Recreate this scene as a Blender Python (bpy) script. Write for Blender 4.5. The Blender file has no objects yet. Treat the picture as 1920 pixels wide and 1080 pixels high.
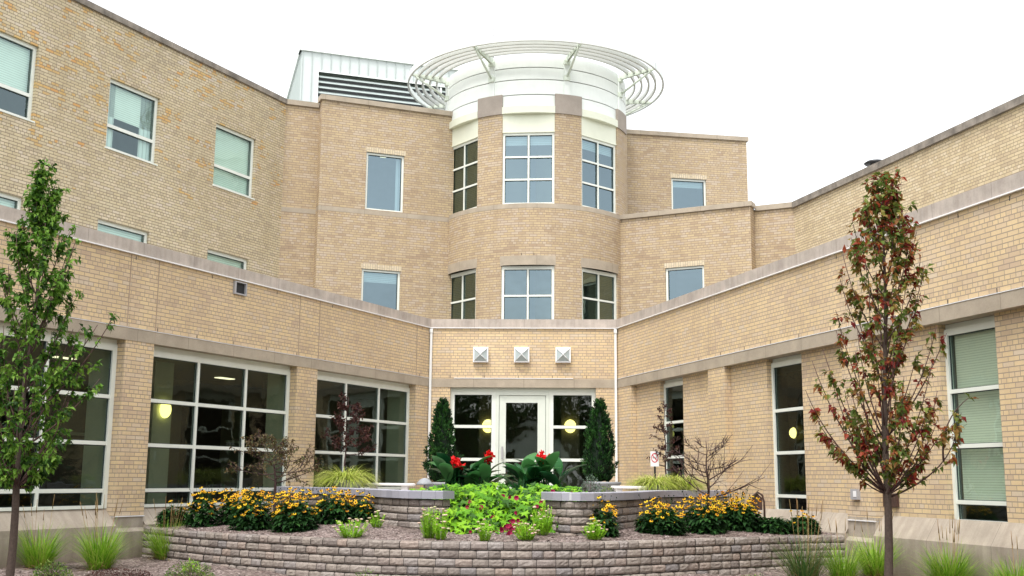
import bpy, math, random
from mathutils import Vector, Matrix
R_ = math.radians
sc = bpy.context.scene
COL = sc.collection
PI = math.pi

# ------------------------------------------------------------------ node helpers
class NT:
    def __init__(s, name):
        s.mat = bpy.data.materials.new(name); s.mat.use_nodes = True
        s.t = s.mat.node_tree; s.t.nodes.clear()
        s.out = s.n('ShaderNodeOutputMaterial')
    def n(s, typ, **kw):
        x = s.t.nodes.new(typ)
        for k, v in kw.items():
            if k in x.inputs.keys(): s.set(x.inputs[k], v)
            else: setattr(x, k, v)
        return x
    def set(s, sock, v):
        if isinstance(v, bpy.types.NodeSocket): s.t.links.new(v, sock)
        elif isinstance(v, bpy.types.Node): s.t.links.new(v.outputs[0], sock)
        else: sock.default_value = v
    def m(s, op, a, b=None, c=None):
        x = s.t.nodes.new('ShaderNodeMath'); x.operation = op
        s.set(x.inputs[0], a)
        if b is not None: s.set(x.inputs[1], b)
        if c is not None: s.set(x.inputs[2], c)
        return x.outputs[0]
    def mix(s, fac, a, b, typ='MIX'):
        x = s.t.nodes.new('ShaderNodeMix'); x.data_type = 'RGBA'; x.blend_type = typ
        s.set(x.inputs[0], fac); s.set(x.inputs[6], a); s.set(x.inputs[7], b)
        return x.outputs[2]
    def ramp(s, fac, stops, interp='LINEAR'):
        x = s.t.nodes.new('ShaderNodeValToRGB'); x.color_ramp.interpolation = interp
        e = x.color_ramp.elements
        while len(e) < len(stops): e.new(0.5)
        for i, (p, c) in enumerate(stops):
            e[i].position = p; e[i].color = (*c, 1) if len(c) == 3 else c
        s.set(x.inputs[0], fac); return x.outputs[0]
    def uv(s):
        u = s.t.nodes.new('ShaderNodeUVMap'); u.uv_map = 'UVMap'
        sp = s.t.nodes.new('ShaderNodeSeparateXYZ'); s.t.links.new(u.outputs[0], sp.inputs[0])
        return sp.outputs[0], sp.outputs[1], u.outputs[0]
    def pos(s):
        g = s.t.nodes.new('ShaderNodeNewGeometry'); return g.outputs['Position']
    def noise(s, vec, scale, detail=3, rough=.55):
        x = s.t.nodes.new('ShaderNodeTexNoise'); s.set(x.inputs['Vector'], vec)
        x.inputs['Scale'].default_value = scale; x.inputs['Detail'].default_value = detail
        x.inputs['Roughness'].default_value = rough
        return x.outputs[0]
    def xyz(s, x=0., y=0., z=0.):
        c = s.t.nodes.new('ShaderNodeCombineXYZ')
        for i, v in enumerate((x, y, z)): s.set(c.inputs[i], v)
        return c.outputs[0]
    def bump(s, h, strength=.3, dist=.01):
        b = s.t.nodes.new('ShaderNodeBump'); b.inputs['Strength'].default_value = strength
        b.inputs['Distance'].default_value = dist; s.set(b.inputs['Height'], h); return b.outputs[0]
    def principled(s, col, rough=.8, normal=None, **kw):
        p = s.t.nodes.new('ShaderNodeBsdfPrincipled'); s.set(p.inputs['Base Color'], col)
        s.set(p.inputs['Roughness'], rough)
        if normal is not None: s.set(p.inputs['Normal'], normal)
        for k, v in kw.items(): s.set(p.inputs[k], v)
        s.t.links.new(p.outputs[0], s.out.inputs[0]); return s.mat

def c4(c): return (c[0], c[1], c[2], 1)

def brick_mat(name, cols, mortar, orange=0., seed=0., soldier=False, tone=None):
    n = NT(name); u, v, uvv = n.uv()
    if soldier: u, v = v, u
    H, W = .0677, .2032
    vs = n.m('DIVIDE', n.m('ADD', v, seed * .0677 * 7), H)
    row = n.m('FLOOR', vs); fv = n.m('FRACT', vs)
    hd = n.m('LESS_THAN', n.m('PINGPONG', n.m('ADD', row, .5), 3.0), .6)   # a header course every sixth
    w = n.m('SUBTRACT', W, n.m('MULTIPLY', hd, W / 2))
    uu = n.m('ADD', n.m('DIVIDE', u, w), n.m('MULTIPLY', n.m('FLOORED_MODULO', row, 2.), .5))
    col = n.m('FLOOR', uu); fu = n.m('FRACT', uu)
    wn = n.n('ShaderNodeTexWhiteNoise', noise_dimensions='2D'); n.set(wn.inputs['Vector'], n.xyz(col, row))
    rnd = wn.outputs[0]
    wn2 = n.n('ShaderNodeTexWhiteNoise', noise_dimensions='2D'); n.set(wn2.inputs['Vector'], n.xyz(n.m('ADD', col, 31.7), n.m('MULTIPLY', row, 1.37)))
    patch = n.noise(n.xyz(n.m('MULTIPLY', u, .55), n.m('MULTIPLY', v, 2.6), seed), 1.0, 2)
    val = n.m('ADD', n.m('MULTIPLY', rnd, .75), n.m('MULTIPLY', n.m('SUBTRACT', patch, .36), .75))
    k = len(cols)
    c = n.ramp(val, [(i / (k - 1) * .86 + .04, cols[i]) for i in range(k)])
    if orange > 0:
        pn = n.noise(n.xyz(n.m('MULTIPLY', u, .8), n.m('MULTIPLY', v, 1.5), seed + 5), 1.2, 3)
        hi = n.n('ShaderNodeMapRange'); n.set(hi.inputs[0], v); hi.inputs[1].default_value = 7.2; hi.inputs[2].default_value = 9.2; hi.inputs[3].default_value = .72; hi.inputs[4].default_value = .5
        om = n.m('MULTIPLY', n.m('GREATER_THAN', wn2.outputs[0], 1 - orange), n.m('GREATER_THAN', pn, hi.outputs[0]))
        c = n.mix(om, c, n.ramp(rnd, [(0, (.60, .42, .20)), (.6, (.66, .46, .19)), (1, (.66, .37, .14))]))
    grain = n.noise(uvv, 60, 2)
    c = n.mix(.22, c, n.ramp(grain, [(.3, (.55, .55, .55)), (.7, (1.0, 1.0, 1.0))]), 'MULTIPLY')
    big = n.noise(n.xyz(n.m('MULTIPLY', u, .5), n.m('MULTIPLY', v, .22), seed), 1.1, 4)
    c = n.mix(.55, c, n.ramp(big, [(.3, (.80, .77, .72)), (.62, (1, 1, 1))]), 'MULTIPLY')
    st = n.noise(n.xyz(n.m('MULTIPLY', u, 3.2), n.m('MULTIPLY', v, .35), seed + 9), 1.0, 4, .65)
    c = n.mix(.4, c, n.ramp(st, [(.36, (.82, .79, .76)), (.52, (1, 1, 1))]), 'MULTIPLY')
    if tone: c = n.mix(1, c, c4(tone), 'MULTIPLY')
    mv = n.m('LESS_THAN', fv, .19)
    mu = n.m('LESS_THAN', fu, n.m('DIVIDE', .010, w))
    mo = n.m('MAXIMUM', mv, mu)
    c = n.mix(mo, c, c4(mortar))
    nb = n.bump(n.m('SUBTRACT', 1., mo), .5, .006)
    return n.principled(c, .88, nb)

def stone_mat(name, base, var=.12, joint=0., rough=.85, scale=3., streak=False, soil=False):
    n = NT(name); u, v, uvv = n.uv()
    a = n.noise(n.pos(), scale, 5, .6); b = n.noise(n.pos(), scale * 14, 2)
    lo = tuple(x * (1 - var * 1.6) for x in base); hi = tuple(min(1, x * (1 + var)) for x in base)
    c = n.ramp(a, [(.3, lo), (.7, hi)])
    c = n.mix(.25, c, n.ramp(b, [(.35, (.7, .7, .7)), (.65, (1, 1, 1))]), 'MULTIPLY')
    if streak:
        st = n.noise(n.xyz(n.m('MULTIPLY', u, 9), n.m('MULTIPLY', v, 1.0)), 1.0, 3)
        c = n.mix(.5, c, n.ramp(st, [(.35, (.72, .69, .68)), (.6, (1, 1, 1))]), 'MULTIPLY')
    if joint:
        fu = n.m('FRACT', n.m('DIVIDE', u, joint))
        c = n.mix(n.m('LESS_THAN', fu, .008 / joint), c, c4(tuple(x * .45 for x in base)))
    if soil:     # rain-splashed soil near the ground
        e = n.m('ADD', v, n.m('MULTIPLY', n.m('SUBTRACT', a, .5), .5)); f_ = n.n('ShaderNodeMapRange'); n.set(f_.inputs[0], e); f_.inputs[1].default_value = .62; f_.inputs[2].default_value = .05; f_.inputs[3].default_value = 0; f_.inputs[4].default_value = .55
        c = n.mix(f_.outputs[0], c, (.17, .125, .09, 1))
    return n.principled(c, rough, n.bump(b, .25, .004))

def plain(name, col, rough=.5, var=.06, metal=0., scale=4., grime=True):
    n = NT(name); a = n.noise(n.pos(), scale, 4, .6)
    c = n.ramp(a, [(.3, tuple(x * (1 - var) for x in col)), (.7, tuple(min(1, x * (1 + var * .5)) for x in col))])
    return n.principled(c, rough, None, Metallic=metal)

def leaf_mat(name, cols, trans=.35, rough=.55):
    n = NT(name); u, v, uvv = n.uv()
    k = len(cols)
    c = n.ramp(u, [(i / (k - 1), cols[i]) for i in range(k)])
    c = n.mix(.35, c, n.ramp(v, [(0, (.6, .6, .6)), (1, (1, 1, 1))]), 'MULTIPLY')
    p = n.n('ShaderNodeBsdfPrincipled'); n.set(p.inputs['Base Color'], c); p.inputs['Roughness'].default_value = rough
    p.inputs['Specular IOR Level'].default_value = .3
    t = n.n('ShaderNodeBsdfTranslucent'); n.set(t.inputs[0], c)
    mx = n.n('ShaderNodeMixShader'); mx.inputs[0].default_value = trans
    n.t.links.new(p.outputs[0], mx.inputs[1]); n.t.links.new(t.outputs[0], mx.inputs[2])
    n.t.links.new(mx.outputs[0], n.out.inputs[0]); return n.mat

def glass_mat(name, tint, base=.05, gain=1.0, gloss=(1, 1, 1), wav=.0):
    n = NT(name)
    tr = n.n('ShaderNodeBsdfTransparent'); tr.inputs[0].default_value = c4(tint)
    gl = n.n('ShaderNodeBsdfGlossy'); gl.inputs['Color'].default_value = c4(gloss); gl.inputs['Roughness'].default_value = .015
    w = n.noise(n.pos(), 1.3, 2)
    n.set(gl.inputs['Normal'], n.bump(w, .3, .03))
    g = n.n('ShaderNodeNewGeometry'); dp = n.n('ShaderNodeVectorMath', operation='DOT_PRODUCT')
    n.t.links.new(g.outputs['Incoming'], dp.inputs[0]); n.t.links.new(g.outputs['Normal'], dp.inputs[1])
    fr = n.m('POWER', n.m('SUBTRACT', 1., n.m('ABSOLUTE', dp.outputs['Value'])), 5.)
    f = n.m('MINIMUM', n.m('ADD', n.m('MULTIPLY', n.m('ADD', .04, n.m('MULTIPLY', fr, .96)), gain), base), 1.)
    mx = n.n('ShaderNodeMixShader'); n.set(mx.inputs[0], f)
    n.t.links.new(tr.outputs[0], mx.inputs[1]); n.t.links.new(gl.outputs[0], mx.inputs[2])
    n.t.links.new(mx.outputs[0], n.out.inputs[0]); return n.mat

def emit_mat(name, col, s):
    n = NT(name); e = n.n('ShaderNodeEmission'); e.inputs[0].default_value = c4(col); e.inputs[1].default_value = s
    n.t.links.new(e.outputs[0], n.out.inputs[0]); return n.mat

def blind_mat(name, col, pitch, along_v=True):
    n = NT(name); u, v, _ = n.uv()
    f = n.m('FRACT', n.m('DIVIDE', v if along_v else u, pitch))
    c = n.ramp(f, [(0, tuple(x * .55 for x in col)), (.25, col), (.8, col), (1, tuple(x * .7 for x in col))])
    sg = n.noise(n.xyz(n.m('MULTIPLY', u, .8), n.m('MULTIPLY', v, .8)), 2, 2)
    c = n.mix(.4, c, n.ramp(sg, [(.3, (.75, .75, .75)), (.7, (1, 1, 1))]), 'MULTIPLY')
    return n.principled(c, .8)

TAN = [(0.416, 0.308, 0.207), (0.477, 0.363, 0.237), (0.517, 0.398, 0.250), (0.558, 0.433, 0.265), (0.507, 0.393, 0.260), (0.548, 0.443, 0.323), (0.517, 0.418, 0.323)]
M = {}
M['brick'] = brick_mat('tan_brick', TAN, (0.255, 0.189, 0.133))
M['brick_front'] = brick_mat('warm_tan_brick', [(0.576, 0.428, 0.295), (0.643, 0.488, 0.309), (0.704, 0.537, 0.324), (0.735, 0.562, 0.328), (0.663, 0.507, 0.333), (0.663, 0.542, 0.400)], (0.316, 0.249, 0.190), seed=2.)
M['brick_left'] = brick_mat('yellow_grey_brick', [(0.505, 0.422, 0.298), (0.586, 0.490, 0.322), (0.636, 0.534, 0.342), (0.616, 0.529, 0.357), (0.687, 0.578, 0.397), (0.646, 0.558, 0.437)], (0.192, 0.147, 0.105), orange=.26, seed=3.)
M['brick_right'] = brick_mat('pale_tan_brick', [(0.531, 0.418, 0.275), (0.602, 0.478, 0.309), (0.652, 0.527, 0.328), (0.683, 0.557, 0.362), (0.714, 0.597, 0.419)], (0.255, 0.199, 0.133), seed=4.)
M['soldier'] = brick_mat('soldier_course', [(.56, .46, .33), (.66, .56, .39), (.68, .58, .40), (.70, .6, .45)], (.36, .30, .24), soldier=True)
M['stone'] = stone_mat('limestone', (.41, .345, .265), .10, 1.22)
M['stone_pale'] = stone_mat('pale_limestone', (.50, .435, .38), .13, 1.22, streak=True)
M['stone_cap'] = stone_mat('grey_limestone_cap', (.36, .31, .265), .08, 0)
M['stone_dark'] = stone_mat('weathered_coping', (.28, .245, .205), .3, 1.5, streak=True)
M['stone_base'] = stone_mat('base_stone', (.42, .36, .29), .12, 1.3, streak=True, soil=True)
M['frame'] = plain('window_frame_paint', (.76, .79, .72), .4, .05)
M['frame_door'] = plain('door_frame_paint', (.66, .70, .62), .4, .05)
M['slat'] = plain('shaded_slat_metal', (.58, .59, .55), .5, .05)  # greyer than the white metal: underside shade put into the colour
M['cream'] = plain('cream_panel', (.74, .76, .62), .5, .03)
M['white'] = plain('white_metal', (.80, .84, .80), .45, .04)
M['white_dk'] = plain('pale_green_steel', (.66, .72, .62), .5, .06)
M['joint_tan'] = plain('sealant_joint', (.42, .325, .245), .8)
M['siding'] = plain('pale_metal_siding', (.60, .65, .63), .45, .04)
M['seam'] = plain('siding_seam', (.46, .51, .49), .5)
M['mortar'] = plain('cap_joint_mortar', (.50, .50, .52), .8)
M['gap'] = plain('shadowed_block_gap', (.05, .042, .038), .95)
M['joint'] = plain('panel_joint', (.16, .15, .14), .7)
M['dark'] = plain('dark_void', (.02, .02, .022), .8)
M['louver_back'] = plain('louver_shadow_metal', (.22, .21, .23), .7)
M['louver'] = plain('louver_blade_metal', (.55, .62, .60), .5)
M['flash'] = plain('white_flashing', (.85, .84, .84), .4, .05)
M['pipe'] = plain('white_downpipe', (.82, .82, .80), .4, .05)
M['glass_dark'] = glass_mat('window_glass_clear', (.55, .62, .56), .01, .8, (.85, 1, .95))
M['glass_entry'] = glass_mat('entrance_glass', (.66, .72, .64), .07, .9, (.95, 1, .95))
M['glass_green'] = glass_mat('window_glass_tinted', (.55, .62, .56), .17, .9, (.78, 1, .88))
M['glass_sky'] = glass_mat('window_glass_reflective', (.55, .66, .68), .17, 1.1, (.66, .87, .98))
M['glass_blind'] = glass_mat('window_glass_over_blind', (.84, .96, .90), .07, 1.0, (.75, .95, 1))
M['gasket'] = plain('window_gasket', (.03, .05, .05), .5)
M['blind'] = blind_mat('roller_blind', (.78, .82, .78), .05)
M['slat_blind'] = blind_mat('slatted_blind', (.62, .60, .50), .034)
M['blind_v'] = blind_mat('curtain', (.70, .74, .74), .12, False)
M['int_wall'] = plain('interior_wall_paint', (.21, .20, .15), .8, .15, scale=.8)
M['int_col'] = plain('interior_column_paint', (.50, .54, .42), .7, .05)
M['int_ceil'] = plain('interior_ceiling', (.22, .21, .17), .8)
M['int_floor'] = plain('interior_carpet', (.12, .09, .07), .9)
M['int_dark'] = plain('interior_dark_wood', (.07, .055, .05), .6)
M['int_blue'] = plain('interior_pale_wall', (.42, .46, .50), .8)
M['lamp'] = emit_mat('lamp_glow', (1.0, .86, .25), 2.6)
M['lampdim'] = emit_mat('ceiling_light_glow', (1.0, .9, .6), 1.6)
M['skylamp_white'] = plain('lamp_opal_panel', (.46, .53, .54), .35, .04)
M['black'] = plain('black_metal', (.02, .02, .02), .4)
M['brownmetal'] = plain('rusted_metal', (.07, .035, .025), .7, .3, scale=20)
M['greybox'] = plain('grey_galvanised', (.38, .37, .38), .5)
M['roof'] = plain('roof_membrane', (.25, .25, .25), .9)
# split-face blocks
n = NT('split_face_block'); u, v, uvv = n.uv()
a = n.noise(n.pos(), 26, 5, .7); b = n.noise(n.pos(), 95, 3, .7)
c = n.ramp(u, [(0, (.22, .19, .17)), (.3, (.31, .275, .24)), (.5, (.38, .335, .29)), (.7, (.33, .305, .285)), (.85, (.37, .30, .25)), (1, (.25, .235, .23))])
c = n.mix(.65, c, n.ramp(a, [(.32, (.52, .47, .45)), (.5, (.9, .86, .86)), (.7, (1.25, 1.2, 1.22))]), 'MULTIPLY')
c = n.mix(.5, c, n.ramp(b, [(.35, (.6, .6, .6)), (.65, (1.1, 1.1, 1.1))]), 'MULTIPLY')
M['block'] = n.principled(c, .95, n.bump(n.m('ADD', a, n.m('MULTIPLY', b, .5)), .6, .010))
n = NT('cap_paver'); u, v, uvv = n.uv()
a = n.noise(n.pos(), 40, 3); c = n.ramp(u, [(0, (.30, .30, .35)), (1, (.37, .365, .42))])
c = n.mix(.3, c, n.ramp(a, [(.3, (.7, .7, .7)), (.7, (1, 1, 1))]), 'MULTIPLY')
M['cap'] = n.principled(c, .8, n.bump(a, .2, .003))
# mulch
n = NT('wood_mulch')
ps = n.pos(); vo = n.n('ShaderNodeTexVoronoi'); n.set(vo.inputs['Vector'], ps); vo.inputs['Scale'].default_value = 34.
vo2 = n.n('ShaderNodeTexVoronoi'); n.set(vo2.inputs['Vector'], ps); vo2.inputs['Scale'].default_value = 90.
sx = n.n('ShaderNodeSeparateColor'); n.set(sx.inputs[0], vo.outputs['Color'])
c = n.ramp(sx.outputs[0], [(0, (.06, .042, .035)), (.4, (.17, .128, .11)), (.75, (.27, .215, .19)), (1, (.45, .375, .345))])
big = n.noise(ps, 1.2, 4); c = n.mix(.6, c, n.ramp(big, [(.35, (.6, .55, .5)), (.65, (1.1, 1.05, 1.1))]), 'MULTIPLY')
hh = n.m('ADD', vo.outputs['Distance'], n.m('MULTIPLY', vo2.outputs['Distance'], .5))
M['mulch'] = n.principled(c, .95, n.bump(hh, 1., .02))
M['chips'] = leaf_mat('mulch_chip_wood', [(.07, .045, .04), (.19, .13, .12), (.32, .24, .22), (.50, .42, .40)], 0., .9)
n = NT('terrace_paving'); ps = n.pos()
bt = n.n('ShaderNodeTexBrick'); n.set(bt.inputs['Vector'], ps); bt.inputs['Scale'].default_value = 2.2
bt.inputs['Color1'].default_value = (.42, .39, .36, 1); bt.inputs['Color2'].default_value = (.34, .31, .29, 1); bt.inputs['Mortar'].default_value = (.15, .14, .13, 1)
bt.inputs['Mortar Size'].default_value = .01
M['paving'] = n.principled(bt.outputs[0], .85)
M['bark'] = plain('grey_brown_bark', (.075, .052, .040), .9, .35, scale=40)
M['bark_red'] = plain('dark_red_bark', (.06, .03, .028), .8, .3, scale=40)
M['twig'] = plain('twig_bark', (.085, .045, .038), .85, .3, scale=40)
M['leaf_pear'] = leaf_mat('pear_leaf_green', [(.02, .06, .008), (.05, .135, .014), (.10, .235, .022), (.17, .33, .04), (.24, .40, .06)], .4)
M['leaf_red'] = leaf_mat('pear_leaf_turning', [(.18, .018, .02), (.36, .06, .03), (.32, .12, .035), (.10, .12, .025), (.14, .21, .035), (.09, .14, .025), (.24, .30, .06), (.36, .22, .06)], .5)
M['leaf_crab'] = leaf_mat('withered_leaf', [(.09, .05, .03), (.15, .10, .045), (.11, .13, .045), (.24, .17, .09)], .3)
M['leaf_maple'] = leaf_mat('purple_maple_leaf', [(.035, .012, .014), (.07, .022, .02), (.11, .04, .03), (.05, .035, .02)], .3)
M['leaf_arb'] = leaf_mat('dark_conifer_foliage', [(.003, .016, .004), (.008, .042, .008), (.02, .085, .014), (.045, .14, .022)], .15)
M['leaf_canna'] = leaf_mat('canna_leaf', [(.005, .04, .014), (.012, .085, .022), (.03, .15, .035), (.08, .25, .07)], .3, .28)
M['leaf_vine'] = leaf_mat('chartreuse_vine_leaf', [(.02, .08, .004), (.09, .27, .006), (.17, .41, .006), (.26, .50, .012)], .2)
M['leaf_bes'] = leaf_mat('coneflower_leaf', [(.006, .028, .006), (.014, .06, .010), (.03, .11, .018), (.06, .17, .03)], .25, .8)
M['leaf_sedum'] = leaf_mat('sedum_leaf', [(.18, .42, .02), (.30, .60, .03), (.42, .70, .05), (.40, .58, .08)], .3)
M['sedum_head'] = leaf_mat('sedum_flower', [(.55, .42, .30), (.72, .50, .42), (.78, .62, .50), (.55, .58, .30)], .2)
M['petal_y'] = leaf_mat('golden_petal', [(.66, .26, .008), (.86, .46, .010), (.92, .56, .012), (.95, .66, .02)], .3)
M['cone'] = plain('brown_flower_cone', (.035, .015, .01), .9)
M['petal_r'] = leaf_mat('red_canna_petal', [(.55, .005, .01), (.80, .01, .015), (.90, .03, .02)], .3)
M['petal_m'] = leaf_mat('crimson_petunia_petal', [(.12, .003, .02), (.28, .005, .05), (.36, .008, .07)], .25)
M['grass'] = leaf_mat('ornamental_grass_blade', [(.09, .22, .015), (.19, .40, .02), (.32, .54, .05), (.44, .48, .12)], .3)
M['grass_dark'] = leaf_mat('dark_grass_blade', [(.03, .08, .02), (.06, .15, .03), (.14, .20, .05), (.2, .15, .08)], .3)
M['grass_dry'] = leaf_mat('dry_grass_blade', [(.28, .17, .07), (.42, .30, .12), (.36, .20, .09)], .3)
M['grass_gold'] = leaf_mat('golden_forest_grass', [(.22, .30, .03), (.40, .50, .06), (.58, .64, .16), (.66, .62, .26)], .3)
M['grey_leaf'] = leaf_mat('grey_green_leaf', [(.06, .10, .07), (.13, .20, .14), (.22, .30, .22)], .25)
M['low_green'] = leaf_mat('low_shrub_leaf', [(.03, .08, .015), (.08, .17, .03), (.16, .28, .05), (.28, .34, .07)], .3)
M['pot'] = plain('grey_resin_pot', (.30, .31, .33), .6, .1)
M['sign_white'] = plain('sign_white', (.82, .82, .82), .4, .02)
M['sign_red'] = plain('sign_red', (.55, .01, .04), .4, .02)
M['bench'] = plain('white_stone_slab', (.78, .75, .74), .7, .06)
M['asphalt'] = plain('far_lawn', (.06, .10, .04), .95, .3, scale=.5)

# ------------------------------------------------------------------ mesh helpers
class MB:
    def __init__(s): s.v = []; s.f = []; s.uv = []; s.sm = []; s.st = []
    def mark(s): s.st.append((len(s.v), len(s.f), len(s.uv)))
    def face(s, pts, uvs=None, smooth=False):
        i = len(s.v); s.v += [tuple(p) for p in pts]; s.f.append(tuple(range(i, i + len(pts))))
        s.uv += (uvs or [(0, 0)] * len(pts)); s.sm.append(smooth)
    def mesh(s, V, F, uv=(0., 1.), smooth=True):
        i = len(s.v); s.v += [tuple(p) for p in V]
        for f in F:
            s.f.append(tuple(i + k for k in f)); s.uv += [uv] * len(f); s.sm.append(smooth)
    def box(s, m, a0, a1, z0, z1, d0, d1, step=None, uvo=None):
        """box in wall coordinates: along a, height z, depth d (+ = into the building)"""
        s.mark(); n = 1 if not step else max(1, int(math.ceil(abs(a1 - a0) / step)))
        for k in range(n):
            b0 = a0 + (a1 - a0) * k / n; b1 = a0 + (a1 - a0) * (k + 1) / n
            P = lambda a, z, d: m(a, z, d)
            U = (lambda a, b: (a, b)) if uvo is None else (lambda a, b: uvo)
            s.face([P(b0, z0, d0), P(b1, z0, d0), P(b1, z1, d0), P(b0, z1, d0)], [U(b0, z0), U(b1, z0), U(b1, z1), U(b0, z1)])
            s.face([P(b1, z0, d1), P(b0, z0, d1), P(b0, z1, d1), P(b1, z1, d1)], [U(b1, z0), U(b0, z0), U(b0, z1), U(b1, z1)])
            s.face([P(b0, z1, d0), P(b1, z1, d0), P(b1, z1, d1), P(b0, z1, d1)], [U(b0, z1 + d0), U(b1, z1 + d0), U(b1, z1 + d1), U(b0, z1 + d1)])
            s.face([P(b0, z0, d1), P(b1, z0, d1), P(b1, z0, d0), P(b0, z0, d0)], [U(b0, z0 + d1), U(b1, z0 + d1), U(b1, z0 + d0), U(b0, z0 + d0)])
            if k == 0: s.face([P(b0, z0, d1), P(b0, z0, d0), P(b0, z1, d0), P(b0, z1, d1)], [U(b0 + d1, z0), U(b0 + d0, z0), U(b0 + d0, z1), U(b0 + d1, z1)])
            if k == n - 1: s.face([P(b1, z0, d0), P(b1, z0, d1), P(b1, z1, d1), P(b1, z1, d0)], [U(b1 + d0, z0), U(b1 + d1, z0), U(b1 + d1, z1), U(b1 + d0, z1)])
        return s
    def tube(s, pts, rad, n=6, uv=(.5, 1.), cap=True):
        pts = [Vector(p) for p in pts]; V = []; F = []
        if not isinstance(rad, (list, tuple)): rad = [rad] * len(pts)
        for i, p in enumerate(pts):
            t = (pts[min(i + 1, len(pts) - 1)] - pts[max(i - 1, 0)]).normalized()
            a = t.orthogonal().normalized() if i == 0 else (a - t * a.dot(t)).normalized()
            b = t.cross(a)
            for k in range(n):
                q = 2 * PI * k / n; V.append(p + (a * math.cos(q) + b * math.sin(q)) * rad[i])
        for i in range(len(pts) - 1):
            for k in range(n):
                F.append((i * n + k, i * n + (k + 1) % n, (i + 1) * n + (k + 1) % n, (i + 1) * n + k))
        if cap: F.append(tuple(range(n))[::-1]); F.append(tuple(range((len(pts) - 1) * n, len(pts) * n)))
        s.mesh(V, F, uv); return s
    def lathe(s, c, prof, n=16, uv=(.5, 1.), close=True):
        V = []; F = []
        for r, z in prof:
            for k in range(n):
                q = 2 * PI * k / n; V.append((c[0] + r * math.cos(q), c[1] + r * math.sin(q), c[2] + z))
        m = len(prof)
        for i in range(m - 1):
            for k in range(n): F.append((i * n + k, i * n + (k + 1) % n, (i + 1) * n + (k + 1) % n, (i + 1) * n + k))
        if close: F.append(tuple(range(n))[::-1]); F.append(tuple(range((m - 1) * n, m * n)))
        s.mesh(V, F, uv, True); return s
    def leaf(s, p, d, up, L, W, rnd, shade=1., fold=.25, droop=.2):
        """a folded, slightly drooping leaf of four triangles"""
        d = d.normalized(); sd = d.cross(up)
        if sd.length < 1e-3: sd = d.orthogonal()
        sd.normalize(); nn = sd.cross(d)
        tip = p + d * L - nn * L * droop
        mid = p + d * L * .45
        l = mid + sd * W / 2 + nn * W * fold; r = mid - sd * W / 2 + nn * W * fold
        i = len(s.v); s.v += [tuple(p), tuple(l), tuple(tip), tuple(r), tuple(mid)]
        for f in ((0, 4, 1), (1, 4, 2), (2, 4, 3), (3, 4, 0)):
            s.f.append(tuple(i + k for k in f)); s.uv += [(rnd, shade)] * 3; s.sm.append(False)
    def build(s, name, mat, parent=None, label=None, origin=None):
        if origin is None:
            o = parent; origin = Vector((0, 0, 0))
            while o is not None:
                origin = origin + o.location; o = o.parent
            top = parent is None
        else: origin = Vector(origin)
        me = bpy.data.meshes.new(name)
        me.from_pydata([(x - origin[0], y - origin[1], z - origin[2]) for x, y, z in s.v], [], s.f)
        uvl = me.uv_layers.new(name='UVMap'); flat = [c for q in s.uv for c in q]
        uvl.data.foreach_set('uv', flat)
        me.polygons.foreach_set('use_smooth', s.sm)
        me.materials.append(mat); me.update()
        ob = bpy.data.objects.new(name, me); COL.objects.link(ob)
        if parent is not None: ob.parent = parent
        else: ob.location = origin
        if label: ob['label'] = label
        return ob

def build_each(mb, name, mat, parent):
    """one object for every marked piece of the buffer"""
    E = mb.st[1:] + [(len(mb.v), len(mb.f), len(mb.uv))]
    for (v0, f0, u0), (v1, f1, u1) in zip(mb.st, E):
        q = MB(); q.v = mb.v[v0:v1]; q.f = [tuple(i - v0 for i in f) for f in mb.f[f0:f1]]; q.uv = mb.uv[u0:u1]; q.sm = mb.sm[f0:f1]
        q.build(name, mat, parent)
def tag(o, label=None, cat=None, group=None, kind=None):
    if label: o['label'] = label
    if cat: o['category'] = cat
    if group: o['group'] = group
    if kind: o['kind'] = kind
    return o
def empty(name, loc, label, cat, group=None):
    o = bpy.data.objects.new(name, None); COL.objects.link(o); o.location = loc; o.empty_display_size = .1
    return tag(o, label, cat, group)
def rv(rng): return Vector((rng.uniform(-1, 1), rng.uniform(-1, 1), rng.uniform(-1, 1)))

class Plane:
    def __init__(s, O, heading, side, back=0.):
        h = R_(heading); s.d = Vector((math.sin(h), math.cos(h)))
        s.n = Vector((-s.d.y, s.d.x)) if side == 'L' else Vector((s.d.y, -s.d.x))
        s.O = Vector(O) + s.n * back
    def __call__(s, a, z, d=0.):
        p = s.O + s.d * a + s.n * d; return Vector((p.x, p.y, z))
ENT = Plane((.303, 27.), 92.33, 'L')
LW = Plane((-2.0, 27.09), 25.51, 'L')
RW = Plane((2.58, 26.91), -15.86, 'R')
BL = Plane((-1.85, 31.), 68.4, 'L')
RT = Plane((-5.439, 29.955), 70., 'L')
UL = Plane((-6.33, 29.63), 26.06, 'L')
BR = Plane((3.026, 30.9), -62.5, 'R')
RR = Plane((6.595, 29.495), -62.5, 'R')
UR = Plane((7.54, 29.0), -15.26, 'R')
BK = Plane((3.864, 32.6), 80., 'L')
PT = Plane((-6.827, 34.), 71., 'L')

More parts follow.
